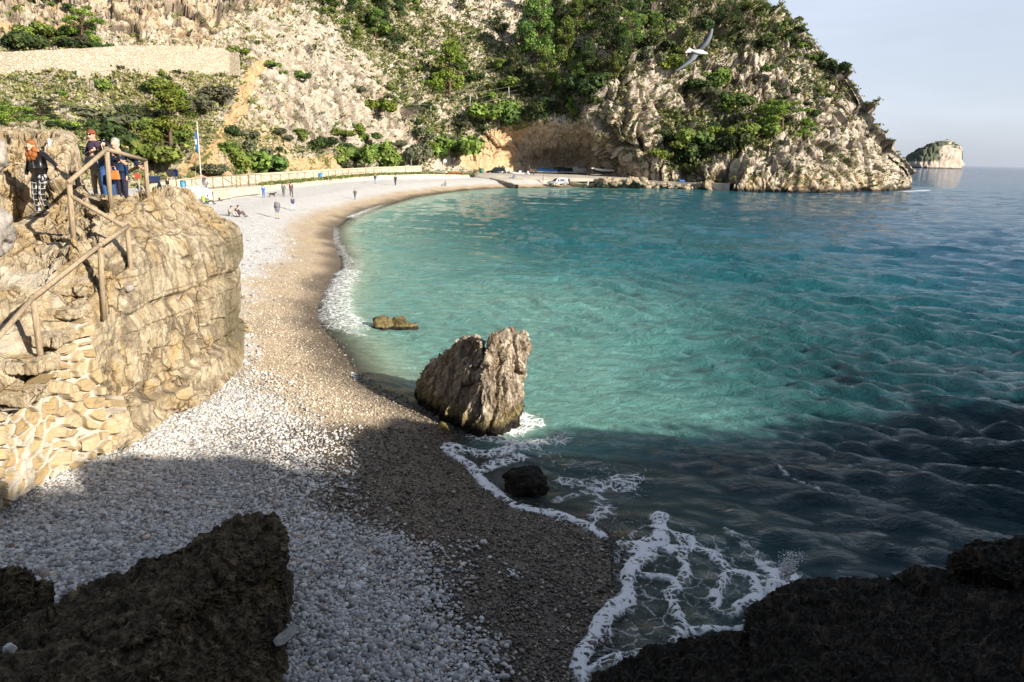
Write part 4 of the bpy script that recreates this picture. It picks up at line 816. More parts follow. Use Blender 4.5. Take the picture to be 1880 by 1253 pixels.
def shrub_meshes(seed, pal, n=1000, size=.145):
    g = np.random.default_rng(seed); m = g.integers(5, 9); C = [(g.normal()*.5, g.normal()*.5, .30+g.random()*.5) for _ in range(m)]; R = [(g.uniform(.32, .6), g.uniform(.32, .6), g.uniform(.25, .48)) for _ in range(m)]
    V, F, c = leaves(C, R, n, size, g, pal); me = mesh_np('foliage', V, F, False); attr(me, 'col', c); me.materials.append(M_LEAF)
    mb = MB()
    for x, y, z in C[:5]: mb.tube([(x*.1, y*.1, -.3), (x*.5, y*.5, z*.5), (x, y, z)], .035, 4, False, .012)
    ms = mb.mesh('stem'); ms.materials.append(M_BARK); return me, ms
def pine_meshes(seed, pal, n=5200, flat=.82, form=0):
    """about 1 unit tall: bent trunk, limbs to every clump, clumps of needle sprays"""
    g = np.random.default_rng(seed); mb = MB(); lean = g.normal(size=2)*.06; T = [Vector((lean[0]*q*q*2, lean[1]*q*q*2, q*.9-.05)) for q in (0, .25, .5, .75, 1)]; mb.tube(T, .026, 7, True, .008)
    C, R = [], []
    for k in range(g.integers(34, 46)):
        q = .17+.80*g.random()**.9; a = g.uniform(0, 6.28); sp = (.34*(1-.8*(q-.2)) if form == 0 else .42*math.sin(min(1, (1.08-q)*2.4)*1.57))*g.uniform(.35, 1.0)
        b = T[0].lerp(T[-1], q*.8); c = Vector((b.x+math.cos(a)*sp, b.y+math.sin(a)*sp, q*.97)); mb.tube([b, b.lerp(c, .6)+Vector((0, 0, -.02)), c], .008, 4, False, .003); C.append(tuple(c)); r = g.uniform(.06, .115)*(1.2-.45*q); R.append((r*1.15, r*1.15, r*flat))
    C.append(tuple(T[-1])); R.append((.07, .07, .08)); V, F, c = leaves(C, R, n, .019, g, pal, .5, .25); me = mesh_np('crown', V, F, False); attr(me, 'col', c); me.materials.append(M_LEAF); mt = mb.mesh('trunk'); mt.materials.append(M_BARK); return me, mt
SHR = {k: [shrub_meshes(100+i+10*j, GREENS[k]) for i in range(3)] for j, k in enumerate(('dark', 'mid', 'bright', 'grey', 'yellow'))}
PIN = {k: [pine_meshes(200+i+10*j, GREENS[k], form=i % 2) for i in range(3)] for j, k in enumerate(('dark', 'mid', 'bright'))}
def plant(kind, meshes, names, P, size, label, cat, group, wide=1., g=random):
    o = empty(kind, P, label, cat, group, g.uniform(0, 6.28)); o.scale = (size*wide, size*wide, size)
    for m_, n_ in zip(meshes, names): link(n_, m_, None, o)
    return o
def shrub(x, y, wpx, pal, label, group=None, sq=.8, i=None):
    k = hill_idx(x, y); p = HP[k]+np.array([0, 0, -.15]); s = wpx*p[1]/FPX/2.1; o = plant('shrub', SHR[pal][random.randrange(3) if i is None else i], ('foliage', 'stem'), p, s*sq*1.25, label, 'shrub', group, 1/sq/1.1); return o
def pine(x, y, h, wide, pal, label, group=None, d=None, i=None):
    p = hill_pt(x, y) if d is None else atd(x, y, d); return plant('pine_tree', PIN[pal][random.randrange(3) if i is None else i], ('crown', 'trunk'), p+np.array([0, 0, -.2]), h*p[1]/FPX, label, 'pine', group, wide)
random.seed(21)
# single trees one can point to
pine(152, 86, 66, 1.15, 'bright', 'lone bright green pine beside the stone retaining wall at upper left', i=1)
pine(315, 276, 122, 1.25, 'bright', 'tall bright green pine on the slope directly behind the flagpole', i=0)
pine(826, 182, 100, 1.05, 'bright', 'single full green pine standing alone at the middle of the slope', i=0)
pine(1372, 44, 52, 1.25, 'mid', 'round pine standing against the sky on the crest, larger of the crest pines', i=1)
pine(1330, 46, 48, 1.1, 'dark', 'dark pine on the crest just inside the larger crest pine', i=1)
pine(1418, 62, 24, 1.2, 'dark', 'small dark pine on the skyline right of the larger crest pine', i=1)
pine(1452, 76, 16, 1.5, 'dark', 'smallest bushy tree on the descending skyline of the headland', i=1)
pine(25, 268, 80, 1.7, 'bright', 'wide bright green pine at the left edge behind the outcrop', i=1, d=50)
pine(-25, 225, 62, 1.9, 'mid', 'pine cut by the left edge above the wide bright one', i=1, d=60)
pine(70, 222, 50, 1.7, 'dark', 'dark pine above the wide bright pine at the left edge', i=1, d=68)
pine(118, 288, 54, 1.6, 'dark', 'low dark pine behind the redhaired woman', i=0, d=46)
k = hill_idx(1432, 236); plant('pine_tree', PIN['bright'][1], ('crown', 'trunk'), HP[k]+np.array([0, -1.5, -1.6]), 8.5, 'bright green spreading pine low on the headland face', 'pine', None, 1.75)
k = hill_idx(1475, 250); plant('pine_tree', PIN['bright'][0], ('crown', 'trunk'), HP[k]+np.array([0, -1.0, -1.0]), 5.6, 'smaller bright green pine at the right foot of the spreading headland pine', 'pine', None, 1.7)
# the pine wood in the gully and above it
for x, y, h, pal in [(985,118,116,'mid'),(1042,120,84,'mid'),(955,92,70,'dark'),(1010,176,80,'mid'),(1062,172,72,'mid'),(1030,210,60,'dark'),(1085,140,66,'dark'),(1120,96,80,'dark'),(1160,92,70,'mid'),(1105,64,64,'dark'),(1060,60,66,'mid'),(1020,48,52,'dark'),(975,30,54,'mid'),(1170,46,54,'dark'),(1205,70,46,'mid'),(940,140,52,'dark'),(965,182,50,'dark'),(1000,226,46,'dark'),(1050,222,44,'mid'),(1130,150,52,'mid'),(1140,128,60,'dark'),(920,60,42,'dark'),(1080,20,50,'mid'),(1130,14,46,'dark'),(1190,12,40,'mid'),(1230,26,38,'dark'),(1260,12,34,'mid'),(1290,26,34,'dark')]:
    pine(x, y, h, .92, pal, 'green pine crowding with others in the wood above the cave' if pal == 'mid' else 'dark pine crowding with others in the wood above the cave', 'pines in the wood above the cave')
for x, y, h, pal in [(610,12,40,'dark'),(640,28,44,'dark'),(668,44,46,'mid'),(690,70,56,'mid'),(712,56,44,'dark'),(735,40,44,'dark'),(700,26,44,'dark'),(660,8,40,'mid'),(745,14,44,'mid'),(722,86,40,'dark'),(655,74,30,'bright'),(845,20,30,'dark'),(580,6,36,'mid')]:
    pine(x, y, h, .95, pal, 'pine among the trees filling the gully at the top centre left', 'pines in the upper gully')
# shrubs that stand out
for x, y, w, pal, lab, sq in [(275,302,80,'mid','rounded green bush at the end of the handrail',.85),(215,268,80,'dark','broad dark bush behind the redhaired woman and the man',.8),(190,230,95,'grey','wide greyish green bush on the slope left of the flagpole pine',.6),(410,186,62,'grey','dark grey green bush beside the top of the orange footpath',.7),(345,205,50,'grey','grey bush right above the flagpole pine',.8),
  (435,300,42,'yellow','yellow flowering bush near the promenade',.9),(425,285,52,'mid','green bush just above the yellow flowering one',.8),(500,318,75,'mid','large leafy bush right above the beach promenade',.8),(470,283,40,'grey','grey bush above the large leafy promenade bush',.9),(385,320,50,'grey','low grey bush right of the flagpole foot',.6),
  (582,275,40,'dark','dark round bush midway along the promenade',.8),(640,305,60,'mid','green bush at the left of the trio above the promenade',.9),(700,305,66,'mid','tall green bush in the middle of the trio above the promenade',1.),(752,302,52,'grey','grey green bush at the right of the trio above the promenade',1.),(830,290,72,'mid','leafy green bush hugging the rock left of the cave',.8),(915,222,66,'mid','leafy bush on the rim above the left end of the cave',.85),
  (985,215,44,'dark','dark bush on the rim above the middle of the cave',.9),(690,202,46,'bright','bright bush beside the pale dry thicket',.7),(940,165,44,'mid','round bush beside the net fence post',.7),(1215,290,28,'bright','small bright bush low on the cliff right of the cave',1.),(1310,160,44,'mid','green bush in the cleft below the seagull',1.1),(1235,128,40,'bright','bright bush on the rocks left of the seagull',1.0),(1345,205,54,'mid','green bush above the spreading headland pine',.8),
  (1225,262,30,'dark','dark bush on the ribbed cliff left of the green gully',1.2),(1375,252,60,'mid','leafy bush under the spreading headland pine',.7),(1340,270,56,'dark','dark bush in the green gully of the headland',.9),(1262,300,50,'dark','dark bush at the lower end of the green gully',1.2),(1290,272,54,'mid','green bush in the middle of the green gully',.9)]:
    shrub(x, y, w, pal, lab, None, sq)
# the many shrubs of the slope
DENSE = [([(560,0),(760,0),(740,100),(640,70)],.8,20), ([(930,20),(1190,0),(1240,120),(1060,215),(930,140)],1.,24), ([(1190,170),(1330,150),(1510,235),(1450,265),(1340,300),(1240,330),(1210,290)],1.9,24), ([(690,110),(800,90),(930,100),(965,225),(860,290),(730,205)],.9,19),
  ([(560,235),(790,240),(800,305),(580,320)],1.1,24), ([(100,165),(340,155),(340,300),(110,265)],.7,30), ([(380,235),(560,245),(545,320),(380,310)],.8,22), ([(1200,0),(1420,10),(1580,170),(1500,180),(1380,110),(1220,110)],1.5,19), ([(790,215),(930,200),(880,300),(800,292)],.8,24),
  ([(-20,55),(180,50),(190,92),(-20,98)],1.8,32), ([(-20,128),(430,112),(430,140),(-20,150)],.6,15), ([(430,60),(680,160),(640,200),(430,120)],.55,18), ([(0,0),(130,0),(60,40),(0,40)],1.4,26), ([(1080,180),(1230,100),(1300,200),(1200,330),(1150,250)],.45,14), ([(1300,100),(1560,170),(1590,260),(1480,220),(1330,150)],.6,16)]
LAB = {'dark': 'dark green shrub, one of many scattered over the rocky slope', 'mid': 'leafy green shrub, one of many scattered over the rocky slope', 'bright': 'bright green shrub, one of many scattered over the rocky slope', 'grey': 'greyish shrub, one of many scattered over the rocky slope'}
rs = np.random.default_rng(33); cnt = 0; tries = 0
while cnt < 262 and tries < 9000:
    tries += 1; x, y = rs.uniform(-10, 1640), rs.uniform(-5, 335); w, sz = .10, 12
    for poly, ww, ss in DENSE:
        if inside(np.array([[x, y]]), poly)[0]: w, sz = ww, ss
    if rs.random() > w*.6 or (x > 1310 and y > 268+.1*(x-1310)) or (930 < x < 1180 and y > 215) or (560 > x > 170 and y < 70 and rs.random() < .8): continue
    k = hill_idx(x, y)
    if k < 0 or abs(HN[k, 2]) < .12 or soil[k] > .5: continue
    pal = rs.choice(['dark', 'mid', 'bright', 'grey'], p=[.34, .38, .09, .19]); wpx = sz*np.exp(rs.normal()*.3)
    shrub(x, y, wpx, pal, LAB[pal], 'shrubs scattered over the slope', rs.uniform(.6, .95)); cnt += 1
# low ground cover: tufts, cushions and seedlings nobody could count
def ground_and_shade_leaves(n=26000):
    x = rs.uniform(-20, 1660, n*3); y = rs.uniform(-20, 345, n*3); ks = np.array([hill_idx(a, b) for a, b in zip(x, y)]); ks = ks[ks >= 0]; gr = green[ks]; ok_ = (rs.random(len(ks)) < np.clip(gr*1.25, .05, 1)) & (np.abs(HN[ks, 2]) > .15) & (cave[ks] < .5) & (soil[ks] < .55); ks = ks[ok_][:n]
    p = HP[ks]; m = 6; n = len(ks); s = (p[:, 1]/FPX*4.2*np.exp(rs.normal(size=n)*.4)).clip(.12, 1.1); pal = np.array([(.075, .115, .03), (.13, .17, .045), (.22, .22, .085), (.05, .08, .026), (.32, .28, .135), (.16, .165, .09)]); c = pal[rs.choice(6, n, p=[.24, .24, .24, .12, .08, .08])]
    o = rs.normal(size=(n, m, 3))*np.array([.5, .5, .22])+np.array([0, 0, .25]); q = p[:, None]+o*s[:, None, None]; a = rs.normal(size=(n, m, 3)); a /= np.linalg.norm(a, axis=2, keepdims=True); b = np.cross(a, rs.normal(size=(n, m, 3))); b /= np.linalg.norm(b, axis=2, keepdims=True); h = s[:, None, None]*.55
    V = np.stack([q-a*h*.6-b*h*.3, q+a*h*.6-b*h*.4, q+b*h*.8+a*h*.1], 2).reshape(-1, 3); me = mesh_np('ground_and_shade_leaves', V, np.arange(len(V)).reshape(-1, 3), False); lf = (Hpx[ks, 0] < 540) & (rs.random(n) < .65); c[lf] = np.array([(.30, .28, .115), (.22, .25, .075), (.36, .33, .17)])[rs.integers(0, 3, lf.sum())]; cc = np.repeat(c, m, 0)*rs.uniform(.7, 1.3, (n*m, 1)); attr(me, 'col', np.repeat(cc, 3, 0)); me.materials.append(M_LEAF)
    link('ground_and_shade_leaves', me, None, kind='stuff')
ground_and_shade_leaves()
def rim_shade_leaves(n=11000):  # loose leaves added on the unseen cliff crest to soften its shadow edge
    u = rs.uniform(2.75, 5.2, n); i = u.astype(int); f = (u-i)[:, None]; b = RIDGE[i]*(1-f)+RIDGE[i+1]*f; top = np.interp(u, [0, 2, 2.7, 3, 4, 5, 6, 8], [34, 30, 17, 11.0, 9.2, 6.2, 4.0, 3.0]); d = rs.uniform(.3, 3.4, n); nrm = np.array([.53, -.85]); cl = sstep(-.1, .5, perlin(np.c_[u*3.1, 0*u, 0*u]))
    C_ = np.c_[b+nrm*d[:, None], top-.2+(1.0+1.2*cl)*rs.random(n)**1.4]; V, F, c = [], [], None; a = rs.normal(size=(n, 3)); a /= np.linalg.norm(a, axis=1)[:, None]; w = np.cross(a, rs.normal(size=(n, 3))); w /= np.linalg.norm(w, axis=1)[:, None]; h = rs.uniform(.07, .16, n)[:, None]
    V = np.stack([C_-a*h, C_+a*h*.7-w*h*.7, C_+w*h*1.2], 1).reshape(-1, 3); me = mesh_np('ground_and_shade_leaves', V, np.arange(3*n).reshape(-1, 3), False); attr(me, 'col', np.tile(np.array([[.07, .11, .03]]), (3*n, 1))); me.materials.append(M_LEAF); link('ground_and_shade_leaves', me, None, kind='stuff')
rim_shade_leaves()
# pale dry thicket in the middle of the slope
mb = MB(); p = hill_pt(738, 218)
for k in range(150):
    a = random.uniform(0, 6.28); r = random.uniform(1.2, 4.4); e = Vector((math.cos(a)*r*1.2, math.sin(a)*r*.6, random.uniform(.6, 2.6))); mb.tube([(random.gauss(0, .8), random.gauss(0, .4), -.4), e*.5+Vector((random.gauss(0, .3), 0, .5)), e], .05, 3, False, .02)
o = mb.build('dry_thicket', M_GREYTW, label='pale leafless thicket in the middle of the rocky slope', cat='thicket'); o.location = tuple(p)
print('plants', round(time.time()-T0, 1), cnt)

# ------------------------------------------------------------------ walls, fences, slipway
def strip_wall(name, pts, mat, thick, label, cat, bot=.6, nsub=30, rough=.0, sc=1., kind=None):
    """wall along points (px, y_top, y_bottom, distance), with real thickness; top and foot taken from the two rows"""
    a = np.array(pts, float); u = np.linspace(0, len(a)-1, nsub*(len(a)-1)+1); a = np.column_stack([np.interp(u, np.arange(len(pts)), a[:, k]) for k in range(4)])
    T_, B_ = atd(a[:, 0], a[:, 1], a[:, 3]), atd(a[:, 0], a[:, 2], a[:, 3]); B_[:, 2] -= bot; nv = 16; rows = [B_+(T_-B_)*v for v in np.linspace(0, 1, nv)]
    d = np.gradient(T_[:, :2], axis=0); nrm = np.c_[d[:, 1], -d[:, 0]]; nrm /= np.linalg.norm(nrm, axis=1)[:, None]; nrm *= np.where(nrm[:, 1:2] > 0, -1, 1); back = np.c_[-nrm*thick, np.zeros(len(nrm))]
    G_ = np.stack(rows+[T_+back, B_+back]); p = G_.reshape(-1, 3)
    if rough: p = p+rough*np.c_[perlin(p*sc), perlin(p*sc+9), perlin(p*sc+19)]
    me = mesh_np(name, p, grid_faces(*G_.shape[:2]), False); return link(name, me, mat, label=label, cat=cat, kind=kind)
def masonry(name, c0, c1, mort, scale):
    t = NT(name); v = t.obj((1, 1, 1.4)); e = t.voro(v, scale, 'DISTANCE_TO_EDGE'); cc = t.voro(v, scale, out='Color'); sp = t.n.new('ShaderNodeSeparateColor'); t.l(cc, sp.inputs[0]); n = t.noise(v, scale*3, 5, .7)
    c = t.mix(sp.outputs[0], c0, c1); c = t.mix(t.mr(n, .45, .7, 0, .5), c, tuple(x*.55 for x in c0)); c = t.mix(t.mr(e, .02, .09, 1, 0), c, mort); return t.fin(c, .9, .2, t.bump(t.mr(e, 0, .14), .8, .12/scale))
M_RET = masonry('retaining_masonry', (.36, .31, .235), (.50, .445, .36), (.27, .23, .17), 2.2)
strip_wall('retaining_wall', [(-90,103,146,100), (0,97,139,106), (110,91,136,110), (230,85,137,116), (330,84,139,124), (400,88,132,131), (421,95,122,134), (425,108,120,137)], M_RET, 1.4, 'long curved stone retaining wall across the upper left slope', 'retaining wall', 1.5, rough=.12, sc=.5)
M_CREAM = plain('cream_render', (.48, .415, .315), .9, .2, .14, .6, bump=.2); M_WHITE = plain('white_paint', (.80, .80, .78), .8, .3, .05, 1.5)
strip_wall('promenade_wall', [(262,341,356,84), (300,332,350,91), (380,326,343,99), (470,319,335,110), (600,311.5,325,131), (700,307,319,151), (774,304.5,316,168)], M_CREAM, .5, 'long low cream wall along the back of the beach promenade', 'wall', .6)
strip_wall('beach_wall', [(384,352,362,76), (420,347.5,356,82), (480,341.5,349,90)], M_CREAM, .4, 'short low sandy wall beside the white platform', 'wall', .4)
def platform(name, poly_px, z, h, mat, label, cat):
    q = [onz(x, y, z) for x, y in poly_px]; mb = MB(); mb.prism([(p[0], p[1]) for p in q], z-h, z, 'z'); o = mb.build(name, mat, label=label, cat=cat); return o
zp = float(atd(388, 349, 76)[2])
platform('white_platform', [(300,359.5), (389,350), (372,341), (286,348)], zp, 1.3, M_WHITE, 'white painted block platform under the flagpole at the beach edge', 'platform')
M_CONC = plain('slip_concrete', (.40, .365, .31), .9, .2, .18, .35, bump=.3)
def slipway():
    L = [onz(868, 321, 2.0), onz(905, 331, 1.1), onz(945, 341, .2), onz(955, 346, -.5)]; Rr = [onz(1165, 330.5, 1.8), onz(1122, 333.5, 1.3), onz(1082, 340, .25), onz(1074, 346, -.5)]
    n = 40; rows = []
    for a, b in zip(L, Rr): rows.append([a+(b-a)*u for u in np.linspace(0, 1, n)])
    back = [p+np.array([p[0]*.10, p[1]*.13, .15]) for p in rows[0]]; rows = [back]+rows
    rows = [[r_[0]+np.array([-.3, -.2, -2.2])]+r_+[r_[-1]+np.array([.3, -.3, -2.5])] for r_ in rows]; R_ = []
    for k in range(len(rows)-1):
        for u in np.linspace(0, 1, 6, endpoint=False): R_.append([p*(1-u)+q*u for p, q in zip(rows[k], rows[k+1])])
    R_.append(rows[-1]); G_ = np.array(R_); G_[..., 2] += .02*fbm(G_.reshape(-1, 3)*.3, 3).reshape(G_.shape[:2]); me = mesh_np('slipway', G_.reshape(-1, 3), grid_faces(*G_.shape[:2])); link('slipway', me, M_CONC, kind='structure')
slipway()
M_STONEW = masonry('slip_stone', (.30, .26, .20), (.44, .39, .31), (.22, .19, .15), 1.3)
strip_wall('slipway_wall', [(856,320.5,324,182), (880,322,327,176), (905,328.5,334,164), (925,333,339,157), (946,339.5,344,152)], M_STONEW, .7, 'low stone wall stepping down the left side of the slipway', 'wall', .5, rough=.1)
strip_wall('path', [(1120,329.5,333,186), (1180,331.5,336,181), (1240,334.5,341,178), (1300,336,345,174.5), (1340,338,347,171.5)], M_CONC, 3.2, None, None, 1.2, kind='structure')
# strip of made ground between the cream wall and the fence line
def promenade():
    Fp = np.array([(262,357,78), (333,353.5,79.2), (410,346.5,85), (480,341.5,95), (560,333.5,112), (640,326.5,132), (700,322.5,145), (780,320.5,155), (862,321.5,168)], float); Wl = np.array([(262,354,85), (333,347,95), (410,341,103), (480,335.5,112), (560,329,125), (640,322.5,139), (700,319.5,152), (780,317,168), (862,318,184)], float)
    u = np.linspace(0, len(Fp)-1, 90); a = np.column_stack([np.interp(u, np.arange(len(Fp)), Fp[:, k]) for k in range(3)]); b = np.column_stack([np.interp(u, np.arange(len(Fp)), Wl[:, k]) for k in range(3)]); A_ = atd(a[:, 0], a[:, 1], a[:, 2]); B_ = atd(b[:, 0], b[:, 1], b[:, 2]); lowr = A_+np.array([.2, -.5, -1.6]); G_ = np.stack([lowr]+[A_*(1-w)+B_*w for w in np.linspace(0, 1, 8)]+[B_+np.array([0, 3., .1])]); link('promenade', mesh_np('promenade', G_.reshape(-1, 3), grid_faces(*G_.shape[:2])), plain('promenade_sand', (.50, .43, .32), .95, .1, .18, .8, bump=.4), kind='structure')
promenade()
# rocks along the jetty
random.seed(5); JR = []
for k in range(4): JR.append(rock('rock', [blob((0, 0, 0), (1.15, .8, .72), seed=60+k)], limestone('jetty_rock', [(.27, .22, .15), (.42, .36, .27), (.24, .18, .1), (.3, .24, .14)], 1.2, None, .1) if k == 0 else None, .12, .14, 1., label='tumbled brown rock in the row along the jetty', seed=60+k, group='rocks along the jetty'))
if JR:
    for k in range(1, 4): JR[k].data.materials.clear(); JR[k].data.materials.append(JR[0].data.materials[0])
q = 0
JX = [(x, 9) for x in range(1080, 1335, 9)]+[(x, 2) for x in range(1076, 1182, 7)]
for x, xb in JX:
    for yy in (((338, .75), (343, .15)) if x > 1100 else ((338, .5),)) if xb == 9 else ((341.5, .35), (337, 1.0), (333.5, 1.5))[:3 if x > 1095 else 1]:
        y = yy[0]+max(0, (x-1150)/40.)+random.uniform(-1, 1); p = onz(x+random.uniform(-4, 4), y, yy[1]); o = JR[q] if q < 4 else JR[q % 4].copy()
        if q >= 4: COL.objects.link(o)
        o.location = tuple(p); o.rotation_euler = (random.uniform(-.3, .3), random.uniform(-.3, .3), random.uniform(0, 6)); s = random.uniform(.55, 1.15)*(1 if xb == 9 else 1.3); o.scale = (s, s, s*random.uniform(.7, 1)); q += 1
# fences
M_FENCE = wood('fence_wood', (.17, .12, .075), (.27, .20, .13))
def fence(pts, label, gap, hgt=1.15, cross=False, r=.06):
    """rail fence through points (px, y_foot, distance)"""
    P_ = [Vector(S(*p)) for p in pts]; root = empty('wooden_fence', P_[0], label, 'fence'); i0 = -P_[0]; rail = MB(); n = 0
    for a, b in zip(P_[:-1], P_[1:]):
        m_ = max(1, round((b-a).length/gap))
        for k in range(m_+(1 if b is P_[-1] else 0)):
            q = a.lerp(b, k/m_); MB().tube([q+i0-Vector((0, 0, .3)), q+i0+Vector((0, 0, hgt+.05))], r, 6).build('post', M_FENCE, root)
            if cross and k < m_: q2 = a.lerp(b, (k+1)/m_); rail.tube([q+i0+Vector((0, 0, hgt*.9)), q2+i0+Vector((0, 0, .15))], r*.6, 5)
        rail.tube([a+i0+Vector((0, 0, hgt)), b+i0+Vector((0, 0, hgt))], r*.8, 6)
    rail.build('rail', M_FENCE, root); return root
fence([(333,352,80), (372,347,86), (410,342,92), (470,337,102)], 'wooden rail fence from the flagpole to the ramp', 2.6, cross=True)
fence([(410,345,86), (480,340,93)], 'nearer short wooden ramp fence with braces', 2.4, 1.3, True)
fence([(480,339,99), (560,331,116), (640,324,136), (700,320,148)], 'long wooden rail fence along the top of the beach', 3.2, cross=True)
fence([(713,319.5,150), (775,317.5,160)], 'short wooden fence right of the gap in the long one', 3.0, cross=True)
fence([(312,84,123.5), (365,85.5,127.5), (398,88,131)], 'small wooden fence on top of the stone retaining wall', 2.6, 1.25, True, .11)
# grass verge under the long fence
def verge(pts, n):
    P_ = np.array([S(*p) for p in pts]); u = rs.uniform(0, len(P_)-1.001, n); i = u.astype(int); f = (u-i)[:, None]; p = P_[i]*(1-f)+P_[i+1]*f+rs.normal(size=(n, 3))*np.array([.5, .6, .02]); h = rs.uniform(.15, .5, n)[:, None]; a = rs.uniform(0, 6.28, n); s = np.c_[np.cos(a), np.sin(a), 0*a]*.14; tip = p+np.c_[rs.normal(size=(n, 2))*.12, h[:, 0]]
    V = np.stack([p-s, p+s, tip], 1).reshape(-1, 3); me = mesh_np('grass', V, np.arange(3*n).reshape(-1, 3), False); c = np.array([(.07, .11, .025), (.12, .15, .04), (.2, .19, .08)])[rs.integers(0, 3, n)]; attr(me, 'col', np.repeat(c, 3, 0)); me.materials.append(M_LEAF); link('grass', me, None, kind='stuff')
verge([(482,340,98), (560,332.5,114), (640,325.5,134), (700,321,147), (780,319,158), (870,321,170)], 5000)
# net fence on the slope
M_GALV = plain('galvanised_pole', (.33, .31, .27), .6, .4, .1, 2); nf = None; tops = []
for x, y1, y0 in [(708,214,190), (791,219,193), (864,200,172), (934,184,160), (1010,170,148)]:
    b = Vector(hill_pt(x, y1)); t_ = Vector(atd(x, y0, b.y))
    if nf is None: nf = empty('net_fence', b, 'line of tall thin poles strung with wires across the slope above the cave', 'net fence')
    MB().tube([b-Vector(nf.location)-Vector((0, 0, .5)), t_-Vector(nf.location)], .13, 6).build('post', M_GALV, nf); tops.append((b, t_))
wm = MB()
for (b0, t0), (b1, t1) in zip(tops[:-1], tops[1:]):
    for f in (0., .35, .7): wm.tube([t0.lerp(b0, f)-Vector(nf.location), t1.lerp(b1, f)-Vector(nf.location)], .018, 4)
wm.tube([tops[-1][1]-Vector(nf.location), Vector(atd(1042, 168, tops[-1][0].y))-Vector(nf.location)], .07, 5); wm.build('wire', M_GALV, nf)
p = hill_pt(52, 66); t_ = atd(47, 10, p[1]); MB().tube([(0, 0, -.5), tuple(Vector(t_)-Vector(p))], .10, 6).build('utility_pole', M_GALV, label='thin pole standing among the bushes at top left', cat='pole').location = tuple(p)
print('walls', round(time.time()-T0, 1))
# ------------------------------------------------------------------ people
def skin(Vd, Ed, root, sub=1):
    """one continuous tapering surface grown round a skeleton {name: (xyz, radius)}"""
    names = list(Vd); ix = {n: i for i, n in enumerate(names)}; me = bpy.data.meshes.new('sk'); me.from_pydata([Vd[n][0] for n in names], [(ix[a], ix[b]) for a, b in Ed], []); o = bpy.data.objects.new('sk', me); COL.objects.link(o)
    m = o.modifiers.new('s', 'SKIN'); m.use_smooth_shade = True; m2 = o.modifiers.new('u', 'SUBSURF'); m2.levels = sub; m2.render_levels = sub
    if not me.skin_vertices: me.attributes.new if False else None
    for n in names:
        r = Vd[n][1]; v = me.skin_vertices[0].data[ix[n]]; v.radius = r if isinstance(r, tuple) else (r, r); v.use_root = n == root
    out = bpy.data.meshes.new_from_object(o.evaluated_get(bpy.context.evaluated_depsgraph_get())); bpy.data.objects.remove(o); bpy.data.meshes.remove(me); return out
STAND = dict(pelvis=(0,0,.93), waist=(0,.01,1.08), chest=(0,.0,1.30), neck=(0,.0,1.47), jaw=(0,.03,1.56), crown=(0,.01,1.70), shL=(-.17,-.01,1.41), elL=(-.23,-.03,1.13), wrL=(-.24,.04,.89), haL=(-.24,.07,.80), shR=(.17,-.01,1.41), elR=(.23,-.03,1.13), wrR=(.24,.04,.89), haR=(.24,.07,.80),
             hiL=(-.09,0,.88), knL=(-.10,.03,.48), anL=(-.10,-.02,.08), toL=(-.11,.15,.035), hiR=(.09,0,.88), knR=(.10,.03,.48), anR=(.10,-.02,.08), toR=(.11,.15,.035))
def walk(s=1):
    p = dict(STAND); k = s
    p.update(knL=(-.10,.03+.16*k,.50), anL=(-.10,.02+.26*k,.10), toL=(-.11,.17+.27*k,.05), knR=(.10,.05-.12*k,.48), anR=(.10,-.04-.34*k,.12), toR=(.11,.12-.34*k,.04), elL=(-.24,-.12*k,1.14), wrL=(-.24,-.14*k+.03,.91), haL=(-.24,-.14*k+.06,.82), elR=(.24,.12*k-.03,1.14), wrR=(.24,.22*k,.92), haR=(.24,.27*k,.83)); return p
def sitg():
    p = {k: (v[0], v[1]-.05, v[2]-.80) for k, v in STAND.items()}; p.update(knL=(-.14,.38,.46), anL=(-.12,.66,.08), toL=(-.12,.80,.05), knR=(.14,.36,.42), anR=(.12,.68,.08), toR=(.12,.82,.05), hiL=(-.1,.04,.12), hiR=(.1,.04,.12), elL=(-.25,.14,.36), wrL=(-.16,.34,.44), haL=(-.10,.42,.44), elR=(.25,.14,.36), wrR=(.16,.34,.42), haR=(.10,.42,.42), chest=(0,.04,.50), neck=(0,.08,.66), jaw=(0,.13,.74), crown=(0,.10,.88)); return p
def sitc():
    p = {k: (v[0], v[1]-.05, v[2]-.46) for k, v in STAND.items()}; p.update(hiL=(-.1,.04,.46), hiR=(.1,.04,.46), knL=(-.12,.40,.48), anL=(-.12,.44,.09), toL=(-.12,.60,.04), knR=(.12,.40,.48), anR=(.12,.50,.09), toR=(.12,.66,.04), elL=(-.24,.08,.66), wrL=(-.16,.30,.58), haL=(-.12,.38,.56), elR=(.24,.08,.66), wrR=(.16,.30,.58), haR=(.12,.38,.56)); return p
RAD = dict(pelvis=(.145,.105), waist=(.125,.095), chest=(.155,.11), neck=.055, jaw=.078, crown=.080, shL=.062, elL=.043, wrL=.030, haL=.034, shR=.062, elR=.043, wrR=.030, haR=.034, hiL=.088, knL=.058, anL=.040, toL=.038, hiR=.088, knR=.058, anR=.040, toR=.038)
EDG = [('pelvis','waist'),('waist','chest'),('chest','neck'),('neck','jaw'),('jaw','crown')]+[(a+s, b+s) for s in 'LR' for a, b in (('sh','el'),('el','wr'),('wr','ha'),('hi','kn'),('kn','an'),('an','to'))]+[('chest','shL'),('chest','shR'),('pelvis','hiL'),('pelvis','hiR')]
UP = ['waist','chest','shL','shR','elL','elR','wrL','wrR']; LOW = ['pelvis','hiL','hiR','knL','knR','anL','anR']
def cloth(c, name, rough=.8): return plain(name, c, rough, .2, .18, 14, bump=.3)
SKIN_M = plain('skin', (.56, .34, .245), .6, .35, .06, 20)
_pm = {}
